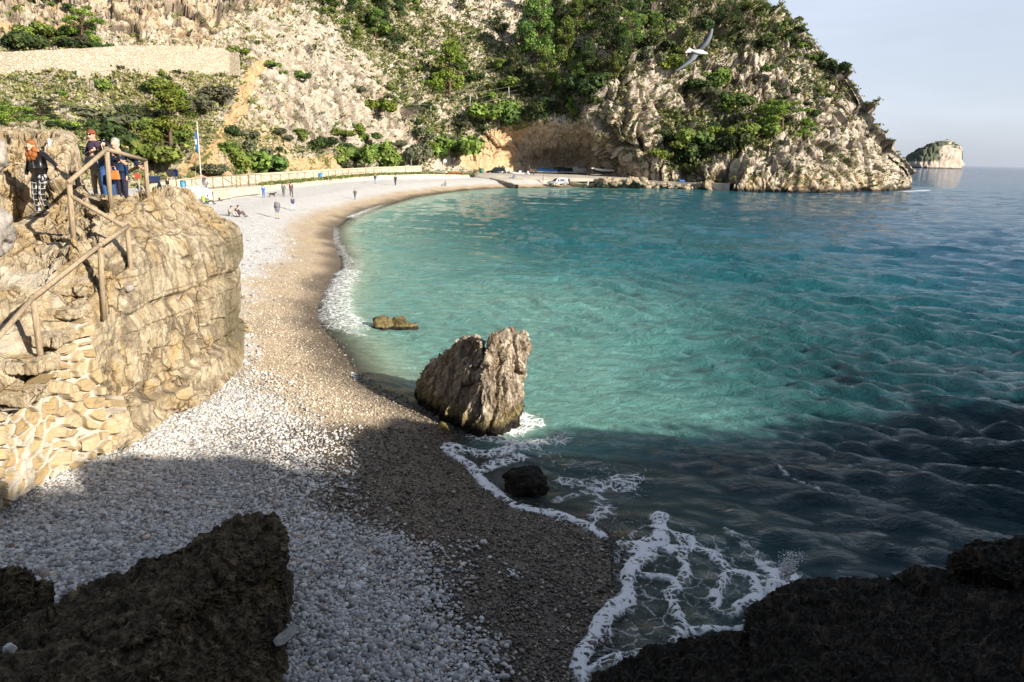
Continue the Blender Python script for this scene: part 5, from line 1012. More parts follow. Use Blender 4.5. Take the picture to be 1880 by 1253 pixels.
def person(loc, facing, pose, top, bottom, hair, label, group=None, h=1.72, shoes=(.05, .05, .05), key=None, short=False, bulk=1., near=None, long_hair=False, mats=None):
    """facing: degrees, 0 looks along +Y, 90 looks along -X"""
    k = key or None
    if k is not None and k in _pm: M = _pm[k]
    else:
        rad = {n: (tuple(x*bulk for x in r) if isinstance(r, tuple) else r) for n, r in RAD.items()}; J = {n: (pose[n], rad[n]) for n in pose}
        body = skin(J, EDG, 'pelvis')
        if near: near(body, pose)
        grow = lambda names, f, extra={}: {n: (extra.get(n, pose[n]), tuple(x*f for x in rad[n]) if isinstance(rad[n], tuple) else rad[n]*f+.004) for n in names}
        tp = grow(UP, 1.20); tp['waist'] = (tuple(np.array(pose['waist'])*.05+np.array(pose['pelvis'])*.95), tuple(x*1.16*bulk for x in RAD['pelvis'])); tp['hem'] = (tuple(np.array(pose['pelvis'])+(np.array(pose['pelvis'])-np.array(pose['waist']))*.55), tuple(x*1.12*bulk for x in RAD['pelvis'])); tp['belt'] = (pose['waist'], tuple(x*1.22*bulk for x in RAD['waist'])); tp['col'] = (tuple(np.array(pose['chest'])*.25+np.array(pose['neck'])*.75), .066)
        jac = skin(tp, [('hem','waist'),('waist','belt'),('belt','chest'),('chest','col'),('chest','shL'),('chest','shR'),('shL','elL'),('shR','elR'),('elL','wrL'),('elR','wrR')], 'waist')
        lo = grow(LOW if not short else LOW[:5], 1.16); lo['wb'] = (tuple(np.array(pose['waist'])*1.1-np.array(pose['pelvis'])*.1), tuple(x*1.08*bulk for x in RAD['waist'])); tro = skin(lo, [('wb','pelvis'),('pelvis','hiL'),('pelvis','hiR'),('hiL','knL'),('hiR','knR')]+([] if short else [('knL','anL'),('knR','anR')]), 'pelvis')
        hb = MB(); cr = Vector(pose['crown']); jw = Vector(pose['jaw']); ax = (cr-jw).normalized(); bk = Vector((0, -1, 0)); bk = (bk-ax*bk.dot(ax)).normalized(); q = ax.to_track_quat('Z', 'Y').to_matrix()
        hb.ell(cr-ax*.025+bk*.022, (.098, .098, .088), q); hb.ell(cr-ax*.09+bk*.052, (.088, .062, .10), q)
        if long_hair:
            for sx, dz, r in ((-1, .16, .075), (1, .16, .075), (-.9, .27, .075), (.9, .27, .08), (0, .25, .09), (-.5, .33, .065), (.6, .34, .07)): hb.ell(cr-ax*dz+bk*.03+Vector((sx*.075, .01, 0)), (r, r*.9, r*1.15), q)
        sb = MB()
        for s_ in 'LR':
            a, t_ = Vector(pose['an'+s_]), Vector(pose['to'+s_]); dv = (t_-a); dv.z = 0; sb.ell((a+t_)*.5+dv*.12+Vector((0, 0, -.005)), (.052, .15, .05), Vector((dv.x, dv.y, 0)).to_track_quat('Y', 'Z').to_matrix())
        M = (body, jac, tro, hb.mesh('hair'), sb.mesh('shoes'))
        if k is not None: _pm[k] = M
    o = empty('person', loc, label, 'person', group, math.radians(facing)); o.scale = (h/1.78,)*3
    nm = ('body', 'jacket', 'shorts' if short else 'trousers', 'hair', 'shoes')
    ms = [SKIN_M, mats[0] if mats else cloth(top, 'cloth_%.2f_%.2f_%.2f' % top), mats[1] if mats else cloth(bottom, 'cloth_%.2f_%.2f_%.2f' % bottom), plain('hair_%.2f_%.2f_%.2f' % hair, hair, .7, .3, .3, 30, bump=.6), plain('shoe_%.2f_%.2f_%.2f' % shoes, shoes, .6, .3)]
    for me_, n_, mt in zip(M, nm, ms):
        if not me_.materials: me_.materials.append(None)
        c = bpy.data.objects.new(n_, me_); COL.objects.link(c); c.parent = o; c.material_slots[0].link = 'OBJECT'; c.material_slots[0].material = mt
    return o
def bplace(x, y):
    """point of the beach under a pixel"""
    z = 1.2
    for _ in range(12): p = onz(x, y, z); z = float(beach_z(shore_sd(p[None, :2]))[0])+.02
    return onz(x, y, z)
BLK, NAVY, GRY, JEAN, TANC = (.02, .02, .024), (.025, .04, .085), (.20, .20, .22), (.06, .09, .17), (.35, .28, .2)
HB, HD, HG = (.07, .04, .022), (.03, .022, .016), (.45, .43, .41)
wA, wB = walk(1), walk(-1); sG, sC = sitg(), sitc()
person(bplace(510, 402), 182, STAND, (.17, .17, .20), (.13, .19, .28), HG, 'broad man in a grey hooded top and shorts walking towards the camera on the pebbles', h=1.80, short=True, bulk=1.22)
person(bplace(538, 387), 180, wB, (.09, .10, .16), (.52, .55, .62), HD, 'slim child in a dark jacket and pale jeans beside the man in shorts', h=1.45)
person(bplace(484, 363), 200, STAND, (.02, .14, .42), (.02, .12, .36), HD, 'child dressed all in bright blue on the pebbles beside the dog', h=1.42)
person(bplace(521, 362), 10, wA, (.11, .11, .13), (.13, .12, .12), HD, 'person in dark grey, left of the couple walking hand in hand', h=1.70)
person(bplace(535, 361), 10, wB, (.15, .10, .12), BLK, HD, 'person in brownish grey and black trousers, right of the couple walking hand in hand', h=1.78)
person(bplace(652, 367), 170, wA, (.10, .09, .06), (.05, .12, .28), HD, 'child in a dark olive top and blue jeans alone near the wet shingle', h=1.40)
person(bplace(689, 338), 175, STAND, (.06, .07, .13), (.22, .30, .45), HD, 'distant person in a navy jacket and light jeans, left of two on the far beach', h=1.78)
person(bplace(726, 341), 178, wA, BLK, (.05, .06, .10), HD, 'distant person in black with hands together, right of two on the far beach', h=1.80)
person(bplace(818, 342), 120, sG, (.25, .24, .24), (.30, .28, .26), HD, 'person in grey sitting alone on the pebbles by the slipway', h=1.7)
person(bplace(424, 398), 250, sG, (.30, .27, .24), (.46, .46, .45), HB, 'seated person in pale trousers leaning on a companion on the pebbles', h=1.75)
person(bplace(436, 398), 262, sG, (.07, .05, .05), (.10, .08, .08), HD, 'seated person in dark clothes beside the one in pale trousers on the pebbles', h=1.85)
person(bplace(362, 376), 255, sC, (.02, .05, .30), (.12, .08, .06), HD, 'person in a royal blue jacket on a folding chair before the white platform', h=1.72)
person(bplace(381, 375), 265, sG, (.14, .12, .11), (.08, .08, .09), HD, 'person in dark clothes on a low green seat before the white platform', h=1.72)
person(bplace(393, 369), 275, sG, (.10, .10, .12), BLK, HD, 'person sitting with legs out at the right end of the white platform', h=1.75)
person(bplace(345, 371), 250, sG, (.16, .16, .18), (.2, .19, .18), HD, 'seated person in grey half hidden behind the outcrop by the white platform', h=1.70)
person(S(309, 355.5, 80), 240, wA, BLK, BLK, HD, 'person all in black standing on the promenade behind the signs', h=1.78)
person(S(374, 348, 84), 170, STAND, (.10, .11, .15), (.16, .17, .2), HD, 'person in dark blue standing right behind the flagpole', h=1.72)
person(S(379, 350, 80), 200, sC, (.20, .20, .22), (.26, .26, .27), HD, 'person in grey seated at the foot of the flagpole', h=1.75)
person(onz(969, 325.5, 1.35), 20, STAND, (.5, .5, .52), BLK, HD, 'person in a white top, left of three at the stern of the trailered inflatable', 'people', h=1.75)['group'] = ''
person(onz(974.5, 325.5, 1.35), 170, STAND, NAVY, (.08, .08, .1), HD, 'person in navy, middle of three at the stern of the trailered inflatable', h=1.78)
person(onz(979.5, 326, 1.35), 200, wA, BLK, BLK, HD, 'person in black, right of three at the stern of the trailered inflatable', h=1.66)
person(onz(997, 336, .75), 100, STAND, (.30, .30, .31), (.16, .15, .14), HD, 'person in light grey standing beside the silver car on the slipway', h=1.75)
person(onz(942, 332, 1.0), 290, dict(STAND, waist=(0,.08,1.02), chest=(0,.26,1.17), neck=(0,.38,1.24), jaw=(0,.46,1.26), crown=(0,.54,1.34), shL=(-.17,.28,1.23), shR=(.17,.28,1.23), elL=(-.2,.38,.98), elR=(.2,.38,.98), wrL=(-.15,.48,.76), wrR=(.15,.48,.76), haL=(-.14,.50,.67), haR=(.14,.50,.67)), (.03, .14, .36), (.03, .05, .14), HD, 'person in blue bending over a blue kayak on the slipway', h=1.75)
person(onz(1044.5, 340, .35), 250, wB, (.08, .05, .06), BLK, HB, 'person in dark clothes at the bow of the cream dinghy', h=1.72)
person(onz(1218, 332.5, 1.6), 200, STAND, (.10, .10, .12), (.12, .12, .12), HD, 'person in dark clothes on the jetty path, left of two', h=1.75)
person(onz(1239.5, 333, 1.6), 150, STAND, (.46, .45, .44), (.06, .06, .08), HD, 'person in a pale top on the jetty path, right of two', h=1.78)
for o in list(scene.objects):
    if o.get('group') == '': del o['group']
# --- the four on the steps -------------------------------------------------
LEATHER = plain('black_leather', (.014, .014, .016), .32, .5, .3, 9, bump=.25); DENIM = cloth((.035, .085, .22), 'blue_denim')
def plaid():
    t = NT('plaid_cloth'); v = t.obj(); s_ = t.n.new('ShaderNodeSeparateXYZ'); t.l(v, s_.inputs[0]); bands = []
    for k, f in ((0, 62.), (2, 50.)):
        w = t.math('SINE', t.math('MULTIPLY', s_.outputs[k], f)); bands.append(t.mr(w, -.15, .15)); bands.append(t.mr(t.math('SINE', t.math('MULTIPLY_ADD', s_.outputs[k], f, 1.55)), .93, .98))
    c = t.mix(bands[0], (.02, .02, .022), (.50, .50, .49)); c2 = t.mix(bands[0], (.012, .012, .013), (.09, .09, .09)); c = t.mix(bands[2], c2, c); c = t.mix(t.math('MAXIMUM', bands[1], bands[3]), c, (.40, .40, .40)); return t.fin(c, .85, .2)
def hands_face(body, pose):
    """nose, ears and five bent fingers on each hand, welded into the body surface"""
    bm = bmesh.new(); bm.from_mesh(body); mb = MB(); mb.bm.free(); mb.bm = bm; cr, jw = Vector(pose['crown']), Vector(pose['jaw']); ax = (cr-jw).normalized(); f = Vector((0, 1, 0)); f = (f-ax*f.dot(ax)).normalized(); x = ax.cross(f); mid = (cr+jw)*.5
    q = ax.to_track_quat('Z', 'Y').to_matrix(); mb.ell(mid-ax*.005, (.078, .092, .108), q); mb.ell(mid+f*.094-ax*.02, (.014, .020, .024), q, 1)
    for s_ in (-1, 1): mb.ell(mid+x*.080*s_, (.010, .020, .030), q, 1)
    mb.ell(jw+f*.055-ax*.03, (.032, .026, .024), q, 1)
    for s_, sg in (('L', -1), ('R', 1)):
        w, h_ = Vector(pose['wr'+s_]), Vector(pose['ha'+s_]); d = (h_-w).normalized(); u = d.cross(Vector((0, 1, 0))); u = Vector((1, 0, 0)) if u.length < .2 else u.normalized(); n = d.cross(u)
        mb.ell(w+d*.055, (.040, .016, .048), Matrix((u, n, d)).transposed(), 1)
        for k, L in enumerate((.062, .074, .070, .052)):
            b = w+d*.09+u*(k-1.5)*.020; mb.tube([b, b+d*L*.5+n*.004, b+d*L*.85+n*.022], [.0095, .0085, .0065], 6)
        b = w+d*.04-u*.036*1; mb.tube([b, b+d*.03-u*.022+n*.01, b+d*.058-u*.024+n*.022], [.011, .010, .007], 6)
    bm.to_mesh(body); bm.free(); o = bpy.data.objects.new('tmp', body); COL.objects.link(o); md = o.modifiers.new('r', 'REMESH'); md.mode = 'VOXEL'; md.voxel_size = .0085; md.use_smooth_shade = True
    m2 = bpy.data.meshes.new_from_object(o.evaluated_get(bpy.context.evaluated_depsgraph_get())); bpy.data.objects.remove(o); body.clear_geometry(); bb = bmesh.new(); bb.from_mesh(m2); bb.to_mesh(body); bb.free(); bpy.data.meshes.remove(m2)
    for p_ in body.polygons: p_.use_smooth = True
def accessory(o, mb, name, mat): return mb.build(name, mat, o)
# woman in plaid trousers: faces the camera, head bowed, her left hand on the rail
pg = dict(STAND, crown=(0,.13,1.645), jaw=(.01,.14,1.51), neck=(0,.02,1.47), shL=(-.17,.02,1.41), elL=(-.44,.10,1.26), wrL=(-.66,.17,1.115), haL=(-.75,.19,1.075), elR=(.27,-.02,1.15), wrR=(.30,.06,.90), haR=(.30,.08,.81), knL=(-.07,.10,.50), anL=(-.09,.00,.13), toL=(-.13,.15,.06), knR=(.12,.08,.47), anR=(.08,.06,.07), toR=(.09,.22,.02))
o = person(S(82, 397, 16.35)+np.array([0, 0, .0]), 170, pg, BLK, BLK, (.30, .105, .028), 'auburn haired woman in a black leather jacket and plaid trousers coming down the steps', h=1.70, near=hands_face, long_hair=True, mats=(LEATHER, plaid()))
mb = MB(); mb.tube([(.0, .135, 1.42), (.0, .142, 1.28), (.0, .125, 1.08)], .007, 5); accessory(o, mb, 'zip', plain('zip_metal', (.5, .5, .5), .35, .5, metal=1))
# redhaired woman leaning forward at the top rail
pr = dict(STAND, waist=(0,.10,1.06), chest=(.0,.26,1.24), neck=(.02,.36,1.37), jaw=(.03,.42,1.44), crown=(.03,.44,1.575), shL=(-.17,.24,1.34), elL=(-.36,.22,1.14), wrL=(-.52,.28,.96), haL=(-.60,.30,.92), shR=(.18,.26,1.33), elR=(.25,.33,1.06), wrR=(.08,.44,1.16), haR=(.0,.46,1.20))
o = person(S(202, 362, 16.75)+np.array([0, 0, -.13]), 178, pr, BLK, JEAN, (.21, .055, .024), 'redhaired woman in sunglasses, dark scarf and leather jacket leaning at the top rail', h=1.72, near=hands_face, mats=(LEATHER, DENIM))
mb = MB(); c = Vector(pr['neck']); mb.ell(c+Vector((0, .01, -.02)), (.115, .10, .065)); mb.ell(c+Vector((.03, .07, -.12)), (.10, .05, .13)); mb.ell(c+Vector((-.07, .04, -.07)), (.08, .07, .08)); accessory(o, mb, 'scarf', cloth((.045, .030, .055), 'scarf_cloth'))
mb = MB(); f0 = (Vector(pr['crown'])+Vector(pr['jaw']))*.5+Vector((0, .088, .018)); [mb.ell(f0+Vector((sx*.034, 0, 0)), (.030, .010, .022)) for sx in (-1, 1)]; mb.tube([f0+Vector((-.075, -.06, .008)), f0+Vector((-.05, 0, .006)), f0+Vector((.05, 0, .006)), f0+Vector((.075, -.06, .008))], .005, 5); accessory(o, mb, 'sunglasses', plain('dark_lens', (.01, .01, .01), .15, .6))
mb = MB(); mb.tube([(-.13, .22, 1.43), (-.14, .36, 1.30), (-.17, .33, 1.10), (-.19, .20, .96)], .013, 6); accessory(o, mb, 'bag_strap', cloth((.55, .46, .36), 'strap_webbing'))
# man in navy with his hand on the far post
pm = dict(STAND, crown=(.01,.06,1.70), jaw=(.01,.075,1.56), elL=(-.40,.0,1.24), wrL=(-.58,.10,1.12), haL=(-.66,.13,1.09), elR=(.24,.02,1.12), wrR=(.20,.16,.94), haR=(.18,.20,.88))
o = person(S(224, 356, 17.6)+np.array([0, 0, -.48]), 172, pm, (.012, .028, .06), (.03, .028, .045), (.36, .33, .31), 'grey haired man in a navy jumper holding the rail behind the redhaired woman', h=1.78, near=hands_face, mats=(cloth((.012, .028, .06), 'navy_knit'), cloth((.035, .03, .05), 'dark_trouser')))
# child with fair hair in front of the man, and the person in a grey jacket behind the rail
o = person(S(226, 362, 17.0)+np.array([0, 0, -.10]), 176, dict(STAND, crown=(0,.10,1.64), jaw=(0,.10,1.52), elR=(.24,.08,1.14), wrR=(.14,.22,1.02), haR=(.08,.26,1.0)), (.012, .03, .075), (.02, .02, .035), (.55, .50, .44), 'fair haired child in a navy coat in front of the man', h=1.12, near=hands_face)
mb = MB(); mb.prism([(-.11, -.10), (.11, -.10), (.085, .09), (-.085, .09)], -.05, .05, 'y'); mb.tube([(-.06, 0, .08), (-.04, 0, .17), (.04, 0, .17), (.06, 0, .08)], .010, 5); b_ = mb.build('handbag', plain('orange_leather', (.50, .19, .05), .55, .4), label='small orange handbag held between the redhaired woman and the child', cat='handbag'); b_.location = S(209, 321, 16.55)
pk = dict(STAND, waist=(0,.06,1.07), chest=(-.06,.14,1.27), neck=(-.16,.20,1.38), jaw=(-.23,.24,1.40), crown=(-.32,.28,1.45), shL=(-.22,.12,1.36), shR=(.12,.12,1.38), elR=(.22,.10,1.10), wrR=(.22,.18,.90), haR=(.22,.21,.82), elL=(-.3,.2,1.1), wrL=(-.28,.3,.92), haL=(-.26,.34,.85))
person(S(183, 358, 17.2)+np.array([0, 0, -.20]), 180, pk, (.30, .29, .31), (.42, .36, .27), (.12, .07, .04), 'person bending in a pale grey jacket behind the top rail', h=1.46, near=hands_face, mats=(cloth((.30, .29, .31), 'grey_fleece'), cloth((.42, .36, .27), 'beige_cotton')))
print('people', round(time.time()-T0, 1))

# dog on the beach
def dog(p, rz, label):
    V = dict(hip=((0,-.26,.40),.085), back=((0,0,.41),.10), chest=((0,.20,.39),.115), neck=((0,.33,.47),.062), head=((0,.42,.55),.062), muz=((0,.54,.52),.032), tail=((0,-.38,.44),.022), tip=((0,-.52,.54),.010))
    E = [('hip','back'),('back','chest'),('chest','neck'),('neck','head'),('head','muz'),('hip','tail'),('tail','tip')]
    for s_, x in (('L', -.075), ('R', .075)):
        V['kn'+s_] = ((x,-.21,.26),.045); V['hk'+s_] = ((x,-.33,.15),.024); V['pw'+s_] = ((x,-.29,.02),.022); E += [('hip','kn'+s_),('kn'+s_,'hk'+s_),('hk'+s_,'pw'+s_)]
        V['el'+s_] = ((x,.20,.26),.040); V['wr'+s_] = ((x,.22,.12),.023); V['ft'+s_] = ((x,.25,.02),.022); E += [('chest','el'+s_),('el'+s_,'wr'+s_),('wr'+s_,'ft'+s_)]
    me_ = skin(V, E, 'back'); o = empty('dog', p, label, 'dog', None, math.radians(rz)); dm = plain('dog_coat', (.035, .03, .028), .9, .2, .4, 5); link('body', me_, dm, o); mb = MB(); [mb.ell((sx*.05, .39, .615), (.02, .012, .04), None, 1) for sx in (-1, 1)]; mb.build('ears', dm, o)
dog(bplace(500, 362.5), -60, 'dark grey dog walking on the pebbles beside the child in blue')

# gull in flight
def gull():
    o = empty('seagull', S(1281, 96, 16.4), 'white seagull with grey wings gliding in front of the headland', 'seagull', scale=.88); R3 = Matrix((rt, up, -fw)).transposed()
    ax = (rt*.98-up*.14+fw*.1).normalized(); wg = (rt*.66+up*.74-fw*.14).normalized(); n_ = ax.cross(wg).normalized()
    T_ = lambda a, b, c: tuple(ax*a+wg*b+n_*c)
    W = plain('gull_white', (.82, .82, .82), .8, .2, .04, 10); G_ = plain('gull_grey', (.15, .17, .20), .8, .2, .08, 10); B_ = plain('gull_black', (.02, .02, .02), .7, .2); Y_ = plain('gull_bill', (.62, .30, .03), .5, .4)
    prof = [(-.16,.012,.010),(-.10,.045,.04),(0,.075,.07),(.09,.07,.065),(.15,.042,.042),(.19,.040,.042),(.22,.028,.030),(.237,.010,.012)]
    mb = MB(); mb.loft([[T_(a, r*math.cos(k*math.pi/5), q*math.sin(k*math.pi/5)) for k in range(10)] for a, r, q in prof]); mb.build('body', W, o)
    mb = MB(); mb.loft([[T_(a, b*s_, c) for s_, c in ((-1, -.004), (1, -.004), (1, .004), (-1, .004))] for a, b in ((-.10, .03), (-.20, .055), (-.255, .075))], smooth=False); mb.build('tail', W, o)
    for sg in (1, -1):
        st_ = [(.03, .055, .17, 0), (.22, .085, .165, .045), (.42, .02, .13, .06), (.58, -.06, .09, .045), (.66, -.11, .06, .03)]
        ring = lambda b, a0, ch, c, th: [T_(a0, b*sg, c+th), T_(a0-ch*.4, b*sg, c+th*1.2), T_(a0-ch, b*sg, c), T_(a0-ch*.4, b*sg, c-th*.4)]
        MB().loft([ring(b, a, ch, c, .010) for b, a, ch, c in st_]).build('wing', G_, o)
        MB().loft([ring(b, a, ch, c, .008) for b, a, ch, c in ((.66, -.11, .06, .03), (.71, -.145, .04, .02), (.765, -.19, .008, .01))]).build('wing_tip', B_, o)
    mb = MB(); mb.tube([T_(.225, 0, 0), T_(.262, 0, -.003), T_(.285, 0, -.012)], [.012, .009, .003], 6); mb.build('bill', Y_, o)
gull()

# ------------------------------------------------------------------ cars, boats and gear on the slipway
GLASS = plain('car_glass', (.015, .018, .022), .12, .6, .1, 2); TYRE = plain('tyre', (.018, .018, .018), .9, .2); RIM = plain('rim', (.45, .45, .46), .35, .5, metal=0.6); LAMP = plain('headlamp', (.65, .66, .68), .15, .6); TAIL = plain('tail_lamp', (.30, .015, .012), .25, .5)
def car(loc, rz, paint, label, L=4.4, Wd=1.8, H_=1.48, suv=False, hatch_open=False):
    o = empty('car', loc, label, 'car', None, math.radians(rz)); h = L/2; bz, hood = .28, .95 if suv else .82
    lo = [(-h, .45), (-h+.08, hood+.06), (-h*.30, hood+.12), (h*.30, hood+.10), (h*.62, hood), (h-.08, hood-.18), (h, .55), (h-.02, .32), (-h+.05, .30)]
    mb = MB(); mb.prism(lo, -Wd/2, Wd/2, 'x'); bmesh.ops.bevel(mb.bm, geom=mb.bm.edges[:], offset=.05, segments=2, affect='EDGES'); [setattr(f, 'smooth', True) for f in mb.bm.faces]; mb.build('body', paint, o)
    rear = -h*(.93 if suv else .86); cab = [(rear, hood+.03), (rear+.18, H_-.06), (rear+.5, H_), (h*.02, H_), (h*.16, H_-.06), (h*.42, hood+.05)]
    mb = MB(); A_ = [[mb.bm.verts.new((sx*(Wd/2-.06-(z-hood)*.32), y, z)) for y, z in cab] for sx in (-1, 1)]; n = len(cab)
    for k in range(n): mb.bm.faces.new((A_[0][k], A_[0][(k+1) % n], A_[1][(k+1) % n], A_[1][k]))
    mb.bm.faces.new(A_[0]); mb.bm.faces.new(A_[1][::-1]); mb.build('cabin', paint, o)
    x_ = lambda z: Wd/2-.06-(z-hood)*.32+.012
    def pane(name, q, d=(0, 0, 0)):
        m = MB(); m.bm.faces.new([m.bm.verts.new(p) for p in q]); r = bmesh.ops.extrude_face_region(m.bm, geom=m.bm.faces[:]); bmesh.ops.translate(m.bm, verts=[e for e in r['geom'] if isinstance(e, bmesh.types.BMVert)], vec=d); m.build(name, GLASS, o)
    for sx in (-1, 1):
        for y0, y1, t0, t1 in ((rear+.20, rear+.62, rear+.34, rear+.62), (rear+.68, -.05, rear+.68, -.05), (.0, h*.36, .0, h*.13)):
            z0, z1 = hood+.10, H_-.10; pane('window', [(sx*x_(z0), y0, z0), (sx*x_(z0), y1, z0), (sx*x_(z1), t1, z1), (sx*x_(z1), t0, z1)], (-sx*.03, 0, 0))
    ws = lambda y, z, s_: (s_*(x_(z)-.10), y, z)
    pane('windscreen', [ws(h*.415, hood+.09, -1), ws(h*.415, hood+.09, 1), ws(h*.185, H_-.08, 1), ws(h*.185, H_-.08, -1)], (0, -.04, -.02)); pane('rear_window', [ws(rear-.005, hood+.16, -1), ws(rear-.005, hood+.16, 1), ws(rear+.15, H_-.09, 1), ws(rear+.15, H_-.09, -1)], (0, .03, -.02))
    R_ = .36 if suv else .32
    for sx in (-1, 1):
        for y in (h*.60, -h*.58):
            w = MB().tube([(sx*(Wd/2-.20), y, R_), (sx*(Wd/2+.015), y, R_)], R_, 20).build('wheel', TYRE, o); MB().tube([(sx*(Wd/2-.05), y, R_), (sx*(Wd/2+.03), y, R_)], R_*.62, 16).build('rim', RIM, w)
        MB().box((sx*(Wd/2-.26), h-.06, hood-.26), (.34, .12, .14), bev=.03).build('headlight', LAMP, o); MB().box((sx*(Wd/2-.14), -h+.05, hood-.04), (.20, .12, .22), bev=.03).build('tail_light', TAIL, o)
        MB().box((sx*(Wd/2+.08), h*.32, hood+.14), (.16, .10, .12), bev=.03).build('wing_mirror', paint, o)
    if hatch_open: MB().prism([(rear+.15, H_), (rear-.95, H_+.42), (rear-.95, H_+.35), (rear+.15, H_-.07)], -Wd/2+.15, Wd/2-.15, 'x').build('tailgate', paint, o)
    MB().box((0, h-.005, .50), (.52, .03, .11)).build('number_plate', M_WHITE, o); return o
P_SILV = plain('silver_paint', (.42, .44, .46), .28, .6, .03, 2, .4); P_DARK = plain('dark_green_paint', (.014, .022, .024), .2, .6, .1, 2); P_BLUE = plain('dark_blue_paint', (.010, .018, .06), .2, .6, .1, 2)
car(onz(911, 320.5, 1.75), 80, P_DARK, 'dark green off road car with open tailgate parked above the slipway', 4.6, 1.86, 1.75, True, True)
car(onz(1024, 340.5, .45), 118, P_SILV, 'silver estate car backed down the slipway to the water', 4.6, 1.78, 1.50)
car(S(284, 356, 88), 205, P_BLUE, 'dark blue car parked behind the outcrop with its tailgate open', 4.3, 1.8, 1.5, False, True)
def wheelset(mb, x, y, r=.27):
    mb.tube([(x-.08, y, r), (x+.08, y, r)], r, 14)
def trailer(loc, rz, label, L=5.2):
    o = empty('boat_trailer', loc, label, 'trailer', None, math.radians(rz)); mb = MB(); [mb.tube([(sx*.62, -L/2, .5), (sx*.55, L*.2, .5), (0, L/2, .45)], .05, 6) for sx in (-1, 1)]; [mb.tube([(-.6, y, .5), (.6, y, .5)], .05, 6) for y in (-L/2, -.8, .4)]; mb.build('frame', M_GALV, o)
    for sx in (-.78, .78):
        for y in (-.75, -.15): m = MB(); wheelset(m, sx, y); w = m.build('wheel', TYRE, o); MB().tube([(sx-.09, y, .27), (sx+.09, y, .27)], .15, 12).build('rim', RIM, w)
    return o
def inflatable(loc, rz, label, tube_m, L=5.2, lift=.75, cover=None):
    o = empty('inflatable_boat', Vector(loc)+Vector((0, 0, lift)), label, 'boat', None, math.radians(rz)); h = L/2; W = .85
    U = [(-W, -h, 0), (-W, -h*.3, 0), (-W, h*.3, .03), (-W*.75, h*.68, .12), (0, h, .28), (W*.75, h*.68, .12), (W, h*.3, .03), (W, -h*.3, 0), (W, -h, 0)]; MB().tube(U, .25, 10).build('tube', tube_m, o)
    MB().loft([[(-w, y, z1), (0, y, z0), (w, y, z1), (w*.7, y, z1+.12), (-w*.7, y, z1+.12)] for y, w, z0, z1 in ((-h, .75, -.38, -.1), (0, .75, -.42, -.1), (h*.6, .5, -.32, -.02), (h*.93, .06, .02, .12))], smooth=False).build('hull', M_WHITE, o)
    MB().box((0, -.2, .35), (.55, .5, .75), bev=.06).build('console', M_WHITE, o); MB().box((0, -1.0, .22), (.7, .4, .4), bev=.06).build('seat', plain('grey_vinyl', (.2, .2, .22), .6, .3), o)
    m = MB(); m.box((0, -h-.12, .42), (.34, .42, .42), bev=.08); m.box((0, -h-.12, -.1), (.12, .2, .75), bev=.03); m.build('outboard_motor', plain('motor_grey', (.05, .05, .055), .4, .5), o)
    m = MB(); m.tube([(-.5, -h+.3, .1), (-.5, -h+.3, 1.5), (.5, -h+.3, 1.5), (.5, -h+.3, .1)], .03, 6); m.tube([(0, -h+.3, 1.5), (0, -h+.3, 2.3)], .02, 5); m.build('roll_bar', M_GALV, o)
    if cover: MB().ell((0, .1, .22), (.95, h*.86, .42), None, 2).build('cover', cover, o)
    return o
TUBEW = plain('white_hypalon', (.62, .62, .61), .6, .35, .05, 2); TUBEG = plain('grey_hypalon', (.28, .29, .31), .6, .35, .08, 2)
trailer(onz(955, 325, 1.3), 72, 'galvanised trailer under the white inflatable behind the dark car'); inflatable(onz(953, 325, 1.3), 72, 'white inflatable boat on a trailer behind the dark off road car', TUBEW, 5.8)
trailer(onz(1104, 324.5, 1.85), 118, 'trailer under the long dark striped speedboat beside the cave wall', 6.6)
def speedboat(loc, rz, label, L=7.2):
    o = empty('speedboat', loc, label, 'boat', None, math.radians(rz)); h = L/2; st_ = ((-h, 1.0, .35, 1.15), (-h*.3, 1.1, .25, 1.15), (h*.35, .95, .3, 1.25), (h*.75, .5, .55, 1.38), (h, .05, 1.2, 1.5))
    MB().loft([[(-w, y, z1), (-w*.9, y, z0+.35), (0, y, z0), (w*.9, y, z0+.35), (w, y, z1)] for y, w, z0, z1 in st_], smooth=False).build('hull', plain('boat_black', (.03, .035, .04), .3, .5), o)
    MB().loft([[(-w*1.04, y, z1-.02), (0, y, z1+.14), (w*1.04, y, z1-.02), (w*1.0, y, z1-.22), (-w*1.0, y, z1-.22)] for y, w, z0, z1 in st_], smooth=False).build('deck', M_WHITE, o)
    MB().loft([[(-w*1.03, y, z0+.62), (w*1.03, y, z0+.62), (w*1.02, y, z0+.46), (-w*1.02, y, z0+.46)] for y, w, z0, z1 in st_[:4]], smooth=False).build('stripe', M_WHITE, o)
    MB().prism([(h*.25, 1.3), (h*.05, 1.72), (h*.0, 1.72), (h*.12, 1.3)], -.8, .8, 'x').build('windscreen', GLASS, o); return o
speedboat(Vector(onz(1107, 324, 1.85))+Vector((0, 0, .55)), 118, 'long black and white speedboat on a trailer at the foot of the cliff')
